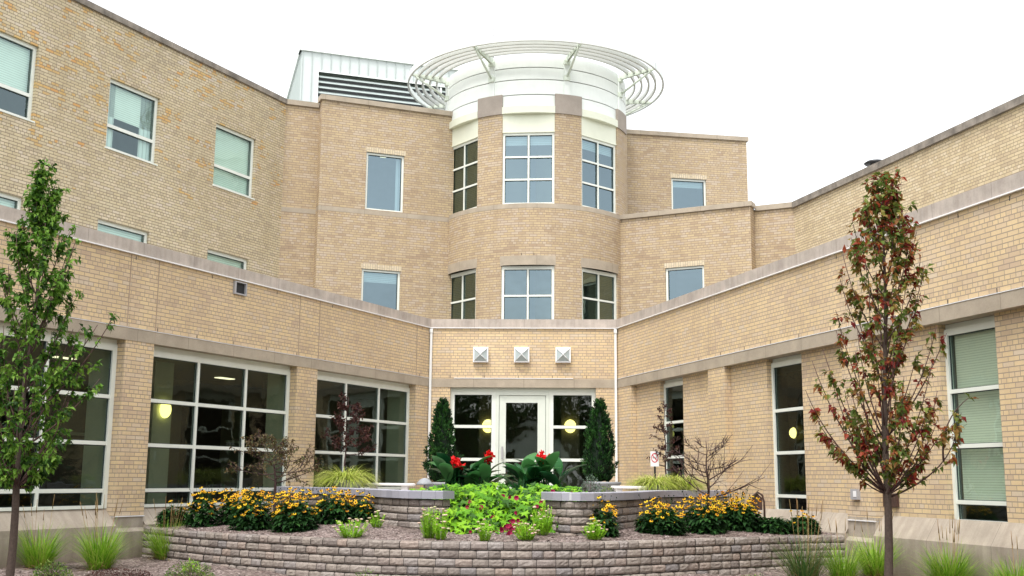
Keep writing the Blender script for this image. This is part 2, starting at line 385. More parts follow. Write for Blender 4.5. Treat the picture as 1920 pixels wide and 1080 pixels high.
def wall(mb, m, a0, a1, z0, z1, ops=(), depth=.15, step=None):
    A = sorted({a0, a1} | {min(max(o[0], a0), a1) for o in ops} | {min(max(o[1], a0), a1) for o in ops})
    Z = sorted({z0, z1} | {min(max(o[2], z0), z1) for o in ops} | {min(max(o[3], z0), z1) for o in ops})
    for i in range(len(A) - 1):
        for j in range(len(Z) - 1):
            ca = (A[i] + A[i + 1]) / 2; cz = (Z[j] + Z[j + 1]) / 2
            if any(o[0] < ca < o[1] and o[2] < cz < o[3] for o in ops): continue
            n = 1 if not step else max(1, int(math.ceil((A[i + 1] - A[i]) / step)))
            for k in range(n):
                b0 = A[i] + (A[i + 1] - A[i]) * k / n; b1 = A[i] + (A[i + 1] - A[i]) * (k + 1) / n
                mb.face([m(b0, Z[j], 0), m(b1, Z[j], 0), m(b1, Z[j + 1], 0), m(b0, Z[j + 1], 0)], [(b0, Z[j]), (b1, Z[j]), (b1, Z[j + 1]), (b0, Z[j + 1])])
    for o in ops:
        p, q, r, t = max(o[0], a0), min(o[1], a1), max(o[2], z0), min(o[3], z1)
        D = o[4] if len(o) > 4 else depth
        mb.face([m(p, r, 0), m(p, r, D), m(p, t, D), m(p, t, 0)], [(p, r), (p + D, r), (p + D, t), (p, t)])
        mb.face([m(q, r, 0), m(q, r, D), m(q, t, D), m(q, t, 0)], [(q, r), (q + D, r), (q + D, t), (q, t)])
        n = 1 if not step else max(1, int(math.ceil((q - p) / step)))
        for k in range(n):
            b0 = p + (q - p) * k / n; b1 = p + (q - p) * (k + 1) / n
            for zz, inside in ((r, r > z0), (t, t < z1)):
                if inside: mb.face([m(b0, zz, 0), m(b1, zz, 0), m(b1, zz, D), m(b0, zz, D)], [(b0, zz), (b1, zz), (b1, zz + D), (b0, zz + D)])
    return mb

B = empty('brick_building', (0, 27, 0), 'tan brick building with a round tower, two low wings and a white ring sunshade', 'building')

def window(m, a0, a1, z0, z1, vs, hs, rec, fw=.06, mw=.05, glass='glass_dark', top=None, bottom=None, blind=None, label=None, fmat='frame', name='window', fd=.07, room=None):
    """frame with mullions vs (positions along) and transoms hs (heights), glass a little behind its face"""
    t = top or fw; bt = bottom or fw
    mb = MB()
    mb.box(m, a0, a0 + fw, z0, z1, rec, rec + fd); mb.box(m, a1 - fw, a1, z0, z1, rec, rec + fd)
    mb.box(m, a0 + fw, a1 - fw, z1 - t, z1, rec, rec + fd); mb.box(m, a0 + fw, a1 - fw, z0, z0 + bt, rec - .012, rec + fd)
    for v in vs: mb.box(m, v - mw / 2, v + mw / 2, z0 + bt, z1 - t, rec + .004, rec + fd)
    E = [a0 + fw] + [q for v in vs for q in (v - mw / 2, v + mw / 2)] + [a1 - fw]
    for h in hs:
        for i in range(0, len(E), 2): mb.box(m, E[i], E[i + 1], h - mw / 2, h + mw / 2, rec + .006, rec + fd)
    w = mb.build(name, M[fmat], B, label)
    g = MB(); gk = MB()
    ZE = [z0 + bt] + [q for h in sorted(hs) for q in (h - mw / 2, h + mw / 2)] + [z1 - t]
    for i in range(0, len(E), 2):
        for j in range(0, len(ZE), 2):
            p, q, r, s_ = E[i], E[i + 1], ZE[j], ZE[j + 1]
            g.face([m(p, r, rec + .05), m(q, r, rec + .05), m(q, s_, rec + .05), m(p, s_, rec + .05)], [(p, r), (q, r), (q, s_), (p, s_)])
            e = .014; d0, d1 = rec + .03, rec + .046
            gk.box(m, p, p + e, r, s_, d0, d1); gk.box(m, q - e, q, r, s_, d0, d1); gk.box(m, p + e, q - e, s_ - e, s_, d0, d1); gk.box(m, p + e, q - e, r, r + e * .6, d0, d1)
    g.build('glass_pane', M[glass], w); gk.build('gasket', M['gasket'], w)
    if blind:
        for (b0, b1, bz, bm) in blind:
            bb = MB(); bb.box(m, b0, b1, bz, z1 - t, rec + .11, rec + .125); bb.build('blind', M[bm], w)
    if room:
        rd, rm = room; e = .1; rb = MB()
        P = lambda a, z, d: m(a, z, d)
        x0, x1, y0, y1, d0, d1 = a0 - .5, a1 + .5, z0 - .8, z1 + .3, rec + fd + .12, rec + fd + rd
        rb.face([P(x0, y0, d1), P(x1, y0, d1), P(x1, y1, d1), P(x0, y1, d1)]); rb.face([P(x0, y0, d0), P(x0, y0, d1), P(x0, y1, d1), P(x0, y1, d0)])
        rb.face([P(x1, y0, d0), P(x1, y0, d1), P(x1, y1, d1), P(x1, y1, d0)]); rb.face([P(x0, y1, d0), P(x1, y1, d0), P(x1, y1, d1), P(x0, y1, d1)])
        rb.face([P(x0, y0, d0), P(x1, y0, d0), P(x1, y0, d1), P(x0, y0, d1)])
        rb.build('room_lining', M[rm], w)
    return w

# ------------------------------------------------------------------ ground-floor left wing
LE = -19.4
bays = [(-4.64, -.63), (-9.35, -5.33), (-14.06, -10.0), (-18.75, -14.75)]
mb = MB(); wall(mb, LW, LE, 0, .74, 3.58, [(a, b, .74, 3.58) for a, b in bays], .2); wall(mb, LW, LE, 0, 3.78, 5.03)
mb.build('wall', M['brick_front'], B, 'low left wing wall of tan brick')
mb = MB(); mb.box(LW, LE, 0, 3.58, 3.78, -.012, .2); mb.build('lintel_band', M['stone'], B)
mb = MB(); mb.box(LW, LE, -.02, 5.035, 5.24, -.035, .32); mb.build('coping', M['stone_pale'], B)
mb = MB(); mb.box(LW, LE, -.03, 5.012, 5.03, -.05, .05); mb.box(LW, LE, -.03, 3.784, 3.792, -.02, .01)
for (a, b) in zip([-19.4, -14.75, -10.0, -5.33, -.63], [-18.75, -14.06, -9.35, -4.64, -.04]): mb.box(LW, a, b, .735, .75, -.02, .1)
build_each(mb, 'flashing', M['flash'], B)
mb = MB()
for a in (-.645, -4.64, -5.33, -9.35, -10.0, -14.06, -14.75): mb.box(LW, a - .004, a + .004, 3.6, 5.0, -.0135, .01)
build_each(mb, 'expansion_joint', M['joint_tan'], B)
mb = MB()
mb.box(LW, LE, 0, -.3, .50, -.055, .2); 
def chamfer(m, a0, a1, z0, z1, dd0, dd1, mbx):
    mbx.face([m(a0, z0, dd0), m(a1, z0, dd0), m(a1, z1, dd1), m(a0, z1, dd1)], [(a0, z0), (a1, z0), (a1, z1), (a0, z1)])
chamfer(LW, LE, 0, .50, .56, -.055, 0, mb)
for (a, b) in zip([-19.4, -14.75, -10.0, -5.33, -.63], [-18.75, -14.06, -9.35, -4.64, 0]): mb.box(LW, a, b, .56, .735, 0, .2)
for (a, b) in bays:
    mb.box(LW, a + .002, b - .002, .50, .60, -.053, .2); chamfer(LW, a, b, .60, .865, -.053, .19, mb)
    for e_ in (a + .002, b - .002): mb.face([LW(e_, .60, -.053), LW(e_, .865, .19), LW(e_, .60, .19)])
mb.build('stone_base', M['stone_base'], B)
for i, (a, b) in enumerate(bays):
    window(LW, a, b, .87, 3.5, [a + 4.0 / 3, a + 8.0 / 3], [1.15, 1.9, 2.65], .17, .09, .06, top=.10, bottom=.05)
    hb = MB(); hb.box(LW, a, b, 3.5, 3.58, .19, .23); hb.build('head_panel', M['frame'], B)
# interior of the left wing
mb = MB()
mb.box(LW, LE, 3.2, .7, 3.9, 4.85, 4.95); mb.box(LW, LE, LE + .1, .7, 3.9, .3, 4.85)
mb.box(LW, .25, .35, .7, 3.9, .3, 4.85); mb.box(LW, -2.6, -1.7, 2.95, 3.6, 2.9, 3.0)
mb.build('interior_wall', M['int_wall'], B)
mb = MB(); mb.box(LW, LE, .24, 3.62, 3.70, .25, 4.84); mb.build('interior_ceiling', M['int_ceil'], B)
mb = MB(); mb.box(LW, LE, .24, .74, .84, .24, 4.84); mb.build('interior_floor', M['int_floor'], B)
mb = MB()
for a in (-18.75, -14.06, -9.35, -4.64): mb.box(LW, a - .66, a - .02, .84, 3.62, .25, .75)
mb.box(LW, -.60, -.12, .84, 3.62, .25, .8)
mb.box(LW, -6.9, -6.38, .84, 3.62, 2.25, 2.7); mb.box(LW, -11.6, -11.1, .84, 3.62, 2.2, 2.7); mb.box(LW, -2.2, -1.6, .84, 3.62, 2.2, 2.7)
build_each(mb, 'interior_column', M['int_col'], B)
mb = MB()
for a in (-16.5, -12.5, -8.2, -5.6, -3.2, -.9):
    mb.box(LW, a, a + 1.25, .84, 3.0, 4.70, 4.84)
for a in (-9.0, -3.9): mb.box(LW, a, a + 1.6, .84, 1.7, 3.0, 3.8)
build_each(mb, 'interior_door', M['int_dark'], B)
mb = MB()
for a in (-11.6, -8.3, -6.2, -3.6, -1.2):
    for d in (1.3, 3.4): mb.box(LW, a, a + .5, 3.60, 3.618, d, d + .18)
build_each(mb, 'ceiling_light', M['lampdim'], B)
mb = MB()
for a in (-8.0, -2.3): mb.box(LW, a, a + 1.6, 2.18, 2.24, 4.2, 4.25)
build_each(mb, 'interior_rail', M['int_col'], B)

# ------------------------------------------------------------------ ground-floor right wing
RE = -21.5
pil = [(-.84, 0.), (-5.65, -4.93), (-10.45, -9.71), (-15.25, -14.52), (-20.0, -19.3)]
rb = [(-4.93, -.84), (-9.71, -5.65), (-14.52, -10.45), (-19.3, -15.25)]
rw = [(-3.43, -2.22), (-8.27, -7.06), (-13.10, -11.95), (-17.9, -16.8)]
mb = MB(); wall(mb, RW, RE, 0, .86, 3.57, [(a, b, .86, 3.57) for a, b in rb], .14); wall(mb, RW, RE, 0, 3.78, 5.03)
class Off:
    def __init__(s, P, o): s.P, s.o = P, o
    def __call__(s, a, z, d=0.): return s.P(a, z, d + s.o)
RP = Off(RW, .14)
for (a, b), (w0, w1) in zip(rb, rw): wall(mb, RP, a, b, .90, 3.57, [(w0, w1, .90, 3.57)], .13)
mb.build('wall', M['brick_front'], B, 'low right wing wall of tan brick with shallow pilasters')
mb = MB(); mb.box(RW, RE, 0, 3.57, 3.78, -.012, .24); mb.build('lintel_band', M['stone'], B)
mb = MB(); mb.box(RW, RE, -.02, 5.035, 5.24, -.035, .32); mb.build('coping', M['stone_pale'], B)
mb = MB(); mb.box(RW, RE, -.03, 5.012, 5.03, -.05, .05); mb.box(RW, RE, -.03, 3.784, 3.794, -.02, .01)
for a, b in pil: mb.box(RW, a, b - .02, .80, .815, -.02, .1)
build_each(mb, 'flashing', M['flash'], B)
mb = MB()
for a in (-.4, -5.3, -5.0, -9.9, -14.9): mb.box(RW, a - .005, a + .005, 3.8, 5.0, -.0035, .01)
build_each(mb, 'expansion_joint', M['joint_tan'], B)
mb = MB(); mb.box(RW, RE, 0, -.3, .50, -.055, .3); 
for a, b in pil: mb.box(RW, a, b, .56, .86, 0, .2); chamfer(RW, a, b, .50, .56, -.055, 0, mb)
for (a, b), (w0, w1) in zip(rb, rw):
    mb.box(RW, a + .002, b - .002, .50, .60, -.053, .2); chamfer(RW, a, b, .60, .90, -.053, .14, mb)
    for e_ in (a + .002, b - .002): mb.face([RW(e_, .60, -.053), RW(e_, .90, .14), RW(e_, .60, .14)])
mb.build('stone_base', M['stone_base'], B)
for i, (a, b) in enumerate(rw):
    bl = [(a + .08, b - .08, 1.15, 'slat_blind')] if i >= 2 else None
    w = window(RP, a, b, .84 if i else 1.0, 3.5, [], [1.13, 1.88, 2.63], .09, .06, .055, top=.09, bottom=.06, glass='glass_blind' if i >= 2 else 'glass_dark', blind=bl)
    hb = MB(); hb.box(RP, a, b, 3.5, 3.57, .12, .15); hb.build('head_panel', M['frame'], B)
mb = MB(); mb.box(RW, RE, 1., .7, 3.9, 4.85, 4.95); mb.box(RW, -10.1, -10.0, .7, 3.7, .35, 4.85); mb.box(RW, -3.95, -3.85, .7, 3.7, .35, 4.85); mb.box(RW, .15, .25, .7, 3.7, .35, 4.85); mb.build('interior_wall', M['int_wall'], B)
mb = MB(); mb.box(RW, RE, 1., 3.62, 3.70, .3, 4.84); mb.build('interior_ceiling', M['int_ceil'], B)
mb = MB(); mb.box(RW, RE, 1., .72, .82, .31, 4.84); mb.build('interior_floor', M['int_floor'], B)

# ------------------------------------------------------------------ entrance front
mb = MB(); wall(mb, ENT, -2.32, 2.29, .8, 3.57, [(-1.79, 1.75, .8, 3.57)], .18); wall(mb, ENT, -2.32, 2.29, 3.78, 5.03)
mb.build('wall', M['brick_front'], B, 'flat brick front above the entrance door')
mb = MB(); mb.box(ENT, -2.32, 2.29, 3.57, 3.78, -.012, .2); mb.build('lintel_band', M['stone'], B)
mb = MB(); mb.box(ENT, -2.28, 2.25, 5.035, 5.24, -.03, .32); mb.build('coping', M['stone_pale'], B)
mb = MB(); mb.box(ENT, -2.3, 2.27, 5.012, 5.03, -.045, .05); mb.box(ENT, -1.7, 1.2, 3.784, 3.798, -.022, .01); build_each(mb, 'flashing', M['flash'], B)
mb = MB()
for a in (-1.79, 1.75): mb.box(ENT, a - .005, a + .005, 3.79, 5.0, -.0035, .01)
build_each(mb, 'expansion_joint', M['joint_tan'], B)
mb = MB(); mb.box(ENT, -1.79, 1.75, 3.47, 3.57, .12, .16); mb.build('head_panel', M['frame_door'], B)
window(ENT, -1.79, -.68, 1.0, 3.47, [], [1.84, 2.63], .13, .10, .07, top=.07, glass='glass_entry')
window(ENT, .62, 1.75, 1.0, 3.47, [], [1.84, 2.63], .13, .10, .07, top=.07, glass='glass_entry')
D = MB(); D.box(ENT, -.68, -.60, 1.0, 3.47, .11, .2); D.box(ENT, .54, .62, 1.0, 3.47, .11, .2); D.box(ENT, -.60, .54, 3.39, 3.47, .11, .2)
D.build('door_frame', M['frame_door'], B)
D = MB(); D.box(ENT, -.59, -.43, 1.0, 3.38, .13, .18); D.box(ENT, .34, .53, 1.0, 3.38, .13, .18); D.box(ENT, -.43, .34, 3.21, 3.38, .13, .18)
D.box(ENT, -.43, .34, 1.0, 1.2, .13, .18); D.box(ENT, -.43, .34, 1.79, 1.86, .13, .18)
dr = D.build('door', M['frame_door'], B)
g = MB()
for z0, z1 in ((1.2, 1.79), (1.86, 3.21)): g.face([ENT(-.43, z0, .155), ENT(.34, z0, .155), ENT(.34, z1, .155), ENT(-.43, z1, .155)])
g.build('glass_pane', M['glass_entry'], dr)
g = MB(); g.box(ENT, -.53, -.49, 1.85, 2.15, .05, .08); g.box(ENT, -.525, -.495, 1.87, 1.90, .08, .13); g.box(ENT, -.525, -.495, 2.10, 2.13, .08, .13)
g.build('handle', M['greybox'], dr)
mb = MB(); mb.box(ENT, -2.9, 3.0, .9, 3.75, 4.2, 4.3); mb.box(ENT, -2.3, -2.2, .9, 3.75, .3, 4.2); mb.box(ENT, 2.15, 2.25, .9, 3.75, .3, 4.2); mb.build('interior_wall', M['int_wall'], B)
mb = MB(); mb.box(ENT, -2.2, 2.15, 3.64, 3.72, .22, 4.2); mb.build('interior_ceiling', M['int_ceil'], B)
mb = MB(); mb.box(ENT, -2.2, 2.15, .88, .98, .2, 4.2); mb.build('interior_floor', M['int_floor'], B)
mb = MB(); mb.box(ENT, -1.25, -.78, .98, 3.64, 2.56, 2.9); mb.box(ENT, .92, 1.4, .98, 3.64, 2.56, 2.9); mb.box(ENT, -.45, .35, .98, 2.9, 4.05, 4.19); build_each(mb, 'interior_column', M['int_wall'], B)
mb = MB()
for a in (-1.4, -.2, .7): mb.box(ENT, a, a + .35, 3.62, 3.638, 1.5, 1.62)
build_each(mb, 'ceiling_light', M['lampdim'], B)

# roof slabs of the ground floor
mb = MB()
P0 = [LW(LE, 4.98, .3), LW(-.2, 4.98, .3), ENT(-2.0, 4.98, .3), ENT(2.0, 4.98, .3), RW(-.2, 4.98, .3), RW(RE, 4.98, .3), UR(-20, 4.98, .05), UR(0, 4.98, .05), (7.5, 31.5, 4.98), (-6.3, 31.5, 4.98), UL(0, 4.98, .05), UL(-18, 4.98, .05)]
mb.face([P0[0], P0[1], P0[10], P0[11]]); mb.face([P0[1], P0[2], P0[9], P0[10]]); mb.face([P0[2], P0[3], P0[8], P0[9]]); mb.face([P0[3], P0[4], P0[7], P0[8]]); mb.face([P0[4], P0[5], P0[6], P0[7]])
mb.build('low_roof', M['roof'], B)

# ------------------------------------------------------------------ tall left wing
UE = -18.0
uw = [(-2.77, -1.2), (-6.32, -4.76), (-9.87, -8.3), (-13.42, -11.85)]
mb = MB(); wall(mb, UL, UE, 0, 0, 11.62, [(a, b, 8.62, 10.25) for a, b in uw] + [(a - .06, b - .06, 5.4, 6.97) for a, b in uw], .1)
mb.build('wall', M['brick_left'], B, 'tall left wing wall of yellow grey brick with orange bricks')
for m_, a0, a1, zt, bm in ((RT, -.96, 0, 11.62, 'brick'),):
    mb = MB(); wall(mb, m_, a0, a1 + .02, 4.9, 8.55); wall(mb, m_, a0, a1 + .02, 8.68, zt); mb.build('wall', M[bm], B)
mb = MB(); mb.box(RT, -.96, .0, 8.55, 8.68, -.004, .1); build_each(mb, 'stone_band', M['stone'], B)
mb = MB(); mb.box(UL, UE, -.02, 11.60, 11.74, -.06, .35); mb.build('coping', M['stone_dark'], B)
mb = MB(); mb.box(RT, -.94, -.04, 11.60, 11.74, -.06, .35); mb.build('coping', M['stone'], B)
for k, (a, b) in enumerate(uw):
    bl = [(a + .06, b - .06, 9.2, 'blind'), (a + .06, a + .4, 8.66, 'blind_v')]
    if k == 0: bl = [(a + .06, b - .06, 8.66, 'blind')]
    if k == 1: bl = [(a + .06, b - .06, 9.42, 'blind'), (a + .06, a + .35, 8.66, 'blind_v'), (b - .42, b - .06, 8.66, 'blind_v')]
    window(UL, a, b, 8.62, 10.25, [], [9.17], .07, .075, .075, glass='glass_blind', blind=bl, room=(2.2, 'int_blue'), bottom=.05)
    a -= .06; b -= .06
    window(UL, a, b, 5.4, 6.97, [], [5.95], .07, .075, .06, glass='glass_blind', blind=[(a + .06, b - .06, 5.5, 'blind')], room=(1.5, 'int_blue'))
    st = MB(); st.box(UL, a + .06 - .03, b + .09, 8.59, 8.62, -.03, .07); st.build('window_sill', M['frame'], B)
mb = MB(); mb.face([UL(UE, 11.58, .3), UL(0, 11.58, .3), (-5.2, 31.2, 11.58), (-6.5, 40, 11.58), (-20, 40, 11.58), (-24, 12, 11.58)]); mb.build('roof', M['roof'], B)
mb = MB(); mb.box(BL, -1.78, -1.62, 10.58, 10.60, .9, 1.0); mb.build('ceiling_light', M['lampdim'], B)
mb = MB()
mb.box(RT, -1.1, -.5, 11.74, 11.80, .6, .9); mb.box(UL, -1.3, -1.25, 11.74, 11.95, .4, .45); mb.box(UL, -1.6, .0, 11.93, 11.95, .42, .44)
mb.build('roof_rail', M['greybox'], B)

# left block between the wing and the tower
ops = [(-2.43, -1.33, 8.75, 10.40), (-2.46, -1.36, 5.45, 7.06)]
mb = MB(); wall(mb, BL, -3.73, .15, 4.9, 8.60, ops[1:], .1); wall(mb, BL, -3.73, .15, 8.73, 11.75, [(-2.43, -1.33, 8.75, 10.40)], .1)
mb.face([BL(-3.73, 4.9, 0), BL(-3.73, 4.9, .45), BL(-3.73, 11.75, .45), BL(-3.73, 11.75, 0)], [(0, 4.9), (.45, 4.9), (.45, 11.75), (0, 11.75)])
mb.build('wall', M['brick'], B, 'upper left block wall of tan brick')
mb = MB(); mb.box(BL, -3.732, .15, 8.60, 8.73, -.004, .3); build_each(mb, 'stone_band', M['stone'], B)
mb = MB(); mb.box(BL, -3.79, .15, 11.75, 11.89, -.06, .35); mb.build('coping', M['stone'], B)
window(BL, -2.43, -1.33, 8.75, 10.40, [], [], .05, .06, .05, glass='glass_sky', blind=[(-1.53, -1.40, 8.8, 'blind_v')], room=(2.2, 'int_blue'), bottom=.04)
window(BL, -2.46, -1.36, 5.45, 7.06, [], [], .05, .06, .05, glass='glass_sky', blind=[(-2.4, -1.42, 6.72, 'blind')], room=(2.2, 'int_blue'), bottom=.04)
mb = MB()
for (a, b, z) in ((-2.46, -1.30, 10.40), (-2.49, -1.33, 7.06)): mb.box(BL, a, b, z, z + .14, -.004, .05)
build_each(mb, 'soldier_course', M['soldier'], B)
mb = MB(); mb.face([BL(-3.7, 11.72, .3), BL(.3, 11.72, .3), (-.5, 33.5, 11.72), (-4, 38, 11.72), (-6.6, 36, 11.72), BL(-3.7, 11.72, 2)]); mb.build('roof', M['roof'], B)

# right blocks
mb = MB(); wall(mb, BR, -3.80, .15, 4.9, 8.68, [(-2.48, -1.37, 5.45, 7.17)], .1)
mb.face([BR(-3.80, 4.9, 0), BR(-3.80, 4.9, .45), BR(-3.80, 8.68, .45), BR(-3.80, 8.68, 0)], [(0, 4.9), (.45, 4.9), (.45, 8.68), (0, 8.68)])
mb.build('wall', M['brick'], B, 'lower right block wall of tan brick')
mb = MB(); mb.box(BR, -3.86, .12, 8.68, 8.81, -.06, .35); mb.build('coping', M['stone'], B)
window(BR, -2.48, -1.37, 5.45, 7.17, [], [], .05, .06, .05, glass='glass_sky', room=(2.2, 'int_dark'), bottom=.04)
mb = MB(); mb.box(BR, -2.5, -1.34, 7.17, 7.31, -.004, .05); build_each(mb, 'soldier_course', M['soldier'], B)
mb = MB(); wall(mb, RR, -1.07, .02, 4.9, 8.65); mb.build('wall', M['brick'], B)
mb = MB(); mb.box(RR, -1.05, -.02, 8.62, 8.76, -.06, .35); mb.build('coping', M['stone'], B)
mb = MB(); wall(mb, UR, -20, 0, 0, 8.63); mb.build('wall', M['brick_right'], B, 'upper right wing wall of pale brick without windows')
mb = MB(); mb.box(UR, -20, -.02, 8.60, 8.76, -.07, .35); mb.build('coping', M['stone_dark'], B)
mb = MB(); wall(mb, BK, -2.2, 3.42, 8., 11.75, [(.97, 2.08, 8.78, 10.45)], .1); mb.face([BK(3.42, 8, 0), BK(3.42, 8, 5), BK(3.42, 11.75, 5), BK(3.42, 11.75, 0)], [(0, 8), (5, 8), (5, 11.75), (0, 11.75)])
mb.build('wall', M['brick'], B, 'third floor block wall behind the tower on the right')
mb = MB(); mb.box(BK, -2.2, 3.47, 11.75, 11.88, -.06, .35); mb.build('coping', M['stone'], B)
window(BK, .97, 2.08, 8.78, 10.45, [], [], .05, .06, .05, glass='glass_sky', blind=[(1.03, 2.02, 10.2, 'blind')], room=(2.2, 'int_blue'), bottom=.04)
mb = MB(); mb.box(BK, .94, 2.11, 10.45, 10.59, -.004, .05); build_each(mb, 'soldier_course', M['soldier'], B)
mb = MB(); mb.face([BK(-2.2, 11.7, .3), BK(3.4, 11.7, .3), BK(3.4, 11.7, 5), BK(-2.2, 11.7, 5)])
mb.face([BR(.1, 8.64, .3), BR(-3.8, 8.64, .3), RR(-1.05, 8.64, .3), UR(-20, 8.64, .3), (24, 12, 8.64), (24, 40, 8.64), (2, 40, 8.64)]); mb.build('roof', M['roof'], B)

# mechanical penthouse of standing-seam metal
mb = MB(); wall(mb, PT, 0, 6.4, 11.5, 14.92, [(.5, 5.8, 11.9, 14.27)], .12)
sm_ = MB()
for k in range(20):
    a = .02 + k * .305
    if a < .44 or a > 5.8: sm_.box(PT, a, a + .02, 11.5, 14.92, -.03, 0)
    else: sm_.box(PT, a, a + .02, 14.33, 14.92, -.03, 0)
PS = Plane((PT(0, 0).x, PT(0, 0).y), -16.2, 'R')
wall(mb, PS, 0, 5., 11.5, 14.92)
for k in range(24): sm_.box(PS, .1 + k * .2, .12 + k * .2, 11.5, 14.92, -.03, 0)
ph = mb.build('penthouse', M['siding'], B, 'white metal plant room with louvres on the roof'); sm_.build('standing_seams', M['seam'], ph)
mb = MB(); mb.box(PT, -.08, 6.4, 14.92, 15.06, -.07, .4); mb.box(PS, .0, 5., 14.92, 15.05, -.07, .3); mb.build('fascia', M['white'], ph)
mb = MB(); q_ = PS(5, 14.9, .1); mb.face([PT(.1, 14.9, .2), PT(6.4, 14.9, .2), PT(6.4, 14.9, 5), q_]); mb.build('roof', M['roof'], ph)
mb = MB(); mb.box(PT, .44, .56, 11.9, 14.30, -.03, .1); mb.box(PT, .56, 5.8, 14.27, 14.32, -.03, .1); mb.box(PT, 4.62, 4.68, 12, 14.26, -.01, .1); mb.build('louver_frame', M['white'], ph)
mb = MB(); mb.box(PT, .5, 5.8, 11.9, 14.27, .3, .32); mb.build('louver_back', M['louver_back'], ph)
mb = MB()
for k in range(13):
    z = 12.0 + k * .178
    q = [PT(.56, z, .03), PT(5.8, z, .03), PT(5.8, z + .10, .17), PT(.56, z + .10, .17)]
    mb.face(q); mb.box(PT, .56, 5.8, z - .03, z + .015, .02, .045)
mb.build('louver_blades', M['louver'], ph)

# ------------------------------------------------------------------ round tower
CX, CY, RT_ = .66, 32.2, 2.75
def cyl(R):
    def m(a, z, d=0.):
        q = R_(a); r = R - d; return Vector((CX + r * math.sin(q), CY - r * math.cos(q), z))
    return m
class Cyl:   # arguments: arc length from the front
    def __init__(s, R): s.R = R
    def __call__(s, a, z, d=0.):
        q = a / s.R; r = s.R - d; return Vector((CX + r * math.sin(q), CY - r * math.cos(q), z))
def arc(a, R=RT_): return R_(a) * R
T = Cyl(RT_)
wb = [(-67.3, -36.9), (-20.5, 10.2), (26.8, 57.2)]
mb = MB(); ops = [(arc(a), arc(b), 5.5, 7.08) for a, b in wb]
wall(mb, T, arc(-120), arc(120), 4.9, 8.66, ops, .14, .11)
ops = [(arc(a), arc(b), 8.79, 11.36) for a, b in wb]
wall(mb, T, arc(-120), arc(120), 8.79, 11.36, ops, .16, .11)
mb.build('tower_wall', M['brick'], B, 'round brick tower wall')
mb = MB(); mb.box(T, arc(-120), arc(120), 8.66, 8.79, -.006, .16, .11)
for a, b in wb: mb.box(T, arc(a - .6), arc(b + .6), 7.08, 7.34, -.006, .14, .11)
build_each(mb, 'stone_band', M['stone'], B)
def chord(ac, dist):
    q = R_(ac); return Plane((CX + dist * math.sin(q), CY - dist * math.cos(q)), math.degrees(math.atan2(math.cos(q), math.sin(q))), 'L')
for k, (a, b) in enumerate(wb):
    ac = (a + b) / 2; m_ = chord(ac, 2.60); hw = 2.60 * math.tan(R_((b - a) / 2)) + .01
    rm = 'int_blue' if k == 1 else 'int_wall'; gl = ('glass_green', 'glass_sky', 'glass_sky')[k]
    window(m_, -hw, hw, 8.79, 10.83, [0], [9.50, 10.14], 0, .07, .05, glass=gl, room=(1.2, rm), bottom=.05, blind=[(-hw + .07, hw - .07, 10.50, 'blind')] if k else None)  # blind added here stands in for the paler interior ceiling behind the top panes
    window(m_, -hw, hw, 5.5, 7.08, [0], [6.26], 0, .08, .05, glass='glass_sky' if k == 1 else 'glass_green', room=(1.2, rm), top=.10)
    cp = MB(); cp.box(m_, -hw, hw, 10.83, 11.40, -.03, .03); cp.box(m_, -hw - .02, hw + .02, 10.83, 10.86, -.045, -.03); cp.build('cream_panel', M['cream'], B)
    lip = MB(); lip.box(Cyl(2.79), arc(a, 2.79), arc(b, 2.79), 11.36, 11.56, 0, .2, .1); lip.build('fascia_lip', M['cream'], B)
mb = MB()
for a, b in ((-36.9, -20.5), (10.2, 26.8), (57.2, 74.), (-84, -67.3)): mb.box(Cyl(2.785), arc(a, 2.785) + .005, arc(b, 2.785) - .005, 11.36, 11.92, 0, .2, .1)
build_each(mb, 'pier_cap', M['stone_cap'], B)
dz = [11.40, 11.90, 12.34, 12.69, 13.05]
for i in range(4):
    mb = MB(); mb.box(Cyl(2.72), arc(-180, 2.72), arc(180, 2.72), dz[i] + .013, dz[i + 1] - .013, 0, .05, .12)
    if i == 0: drum = mb.build('drum', M['white'], B, 'white metal drum on top of the tower')
    else: mb.build('drum_panel', M['white'], drum)
mb = MB(); mb.box(Cyl(2.69), arc(-180, 2.69), arc(180, 2.69), 11.44, 13.04, 0, .04, .12)
mb.mesh([(CX + 2.68 * math.cos(2 * PI * k / 48), CY + 2.68 * math.sin(2 * PI * k / 48), 13.035) for k in range(48)], [tuple(range(48))]); mb.build('drum_core', M['joint'], drum)
mb = MB(); mb.tube([(CX - 1.25, CY - 2.2, 13.03), (CX - 1.25, CY - 2.2, 14.1)], .018); 
mb.build('lightning_rod', M['greybox'], drum)
mb = MB(); mb.box(Cyl(3.86), arc(-180, 3.86), arc(180, 3.86), 13.03, 13.20, 0, .03, .1)
mb.box(Cyl(3.84), arc(-180, 3.84), arc(180, 3.84), 13.025, 13.05, 0, .03, .1)
ring = mb.build('ring_sunshade', M['white'], B, 'white ring sunshade of curved slats round the tower top')
mb = MB(); mb.box(Cyl(3.865), arc(-180, 3.865), arc(180, 3.865), 13.005, 13.028, 0, .05, .1); mb.build('ring_shade_edge', M['slat'], ring)  # thin grey strip painted as the shaded underside of the outer band
for r in (3.64, 3.44, 3.23, 3.02):
    mb = MB(); mb.box(Cyl(r), arc(-180, r), arc(180, r), 13.0, 13.12, 0, .055, .1); mb.build('slat', M['slat'], ring)
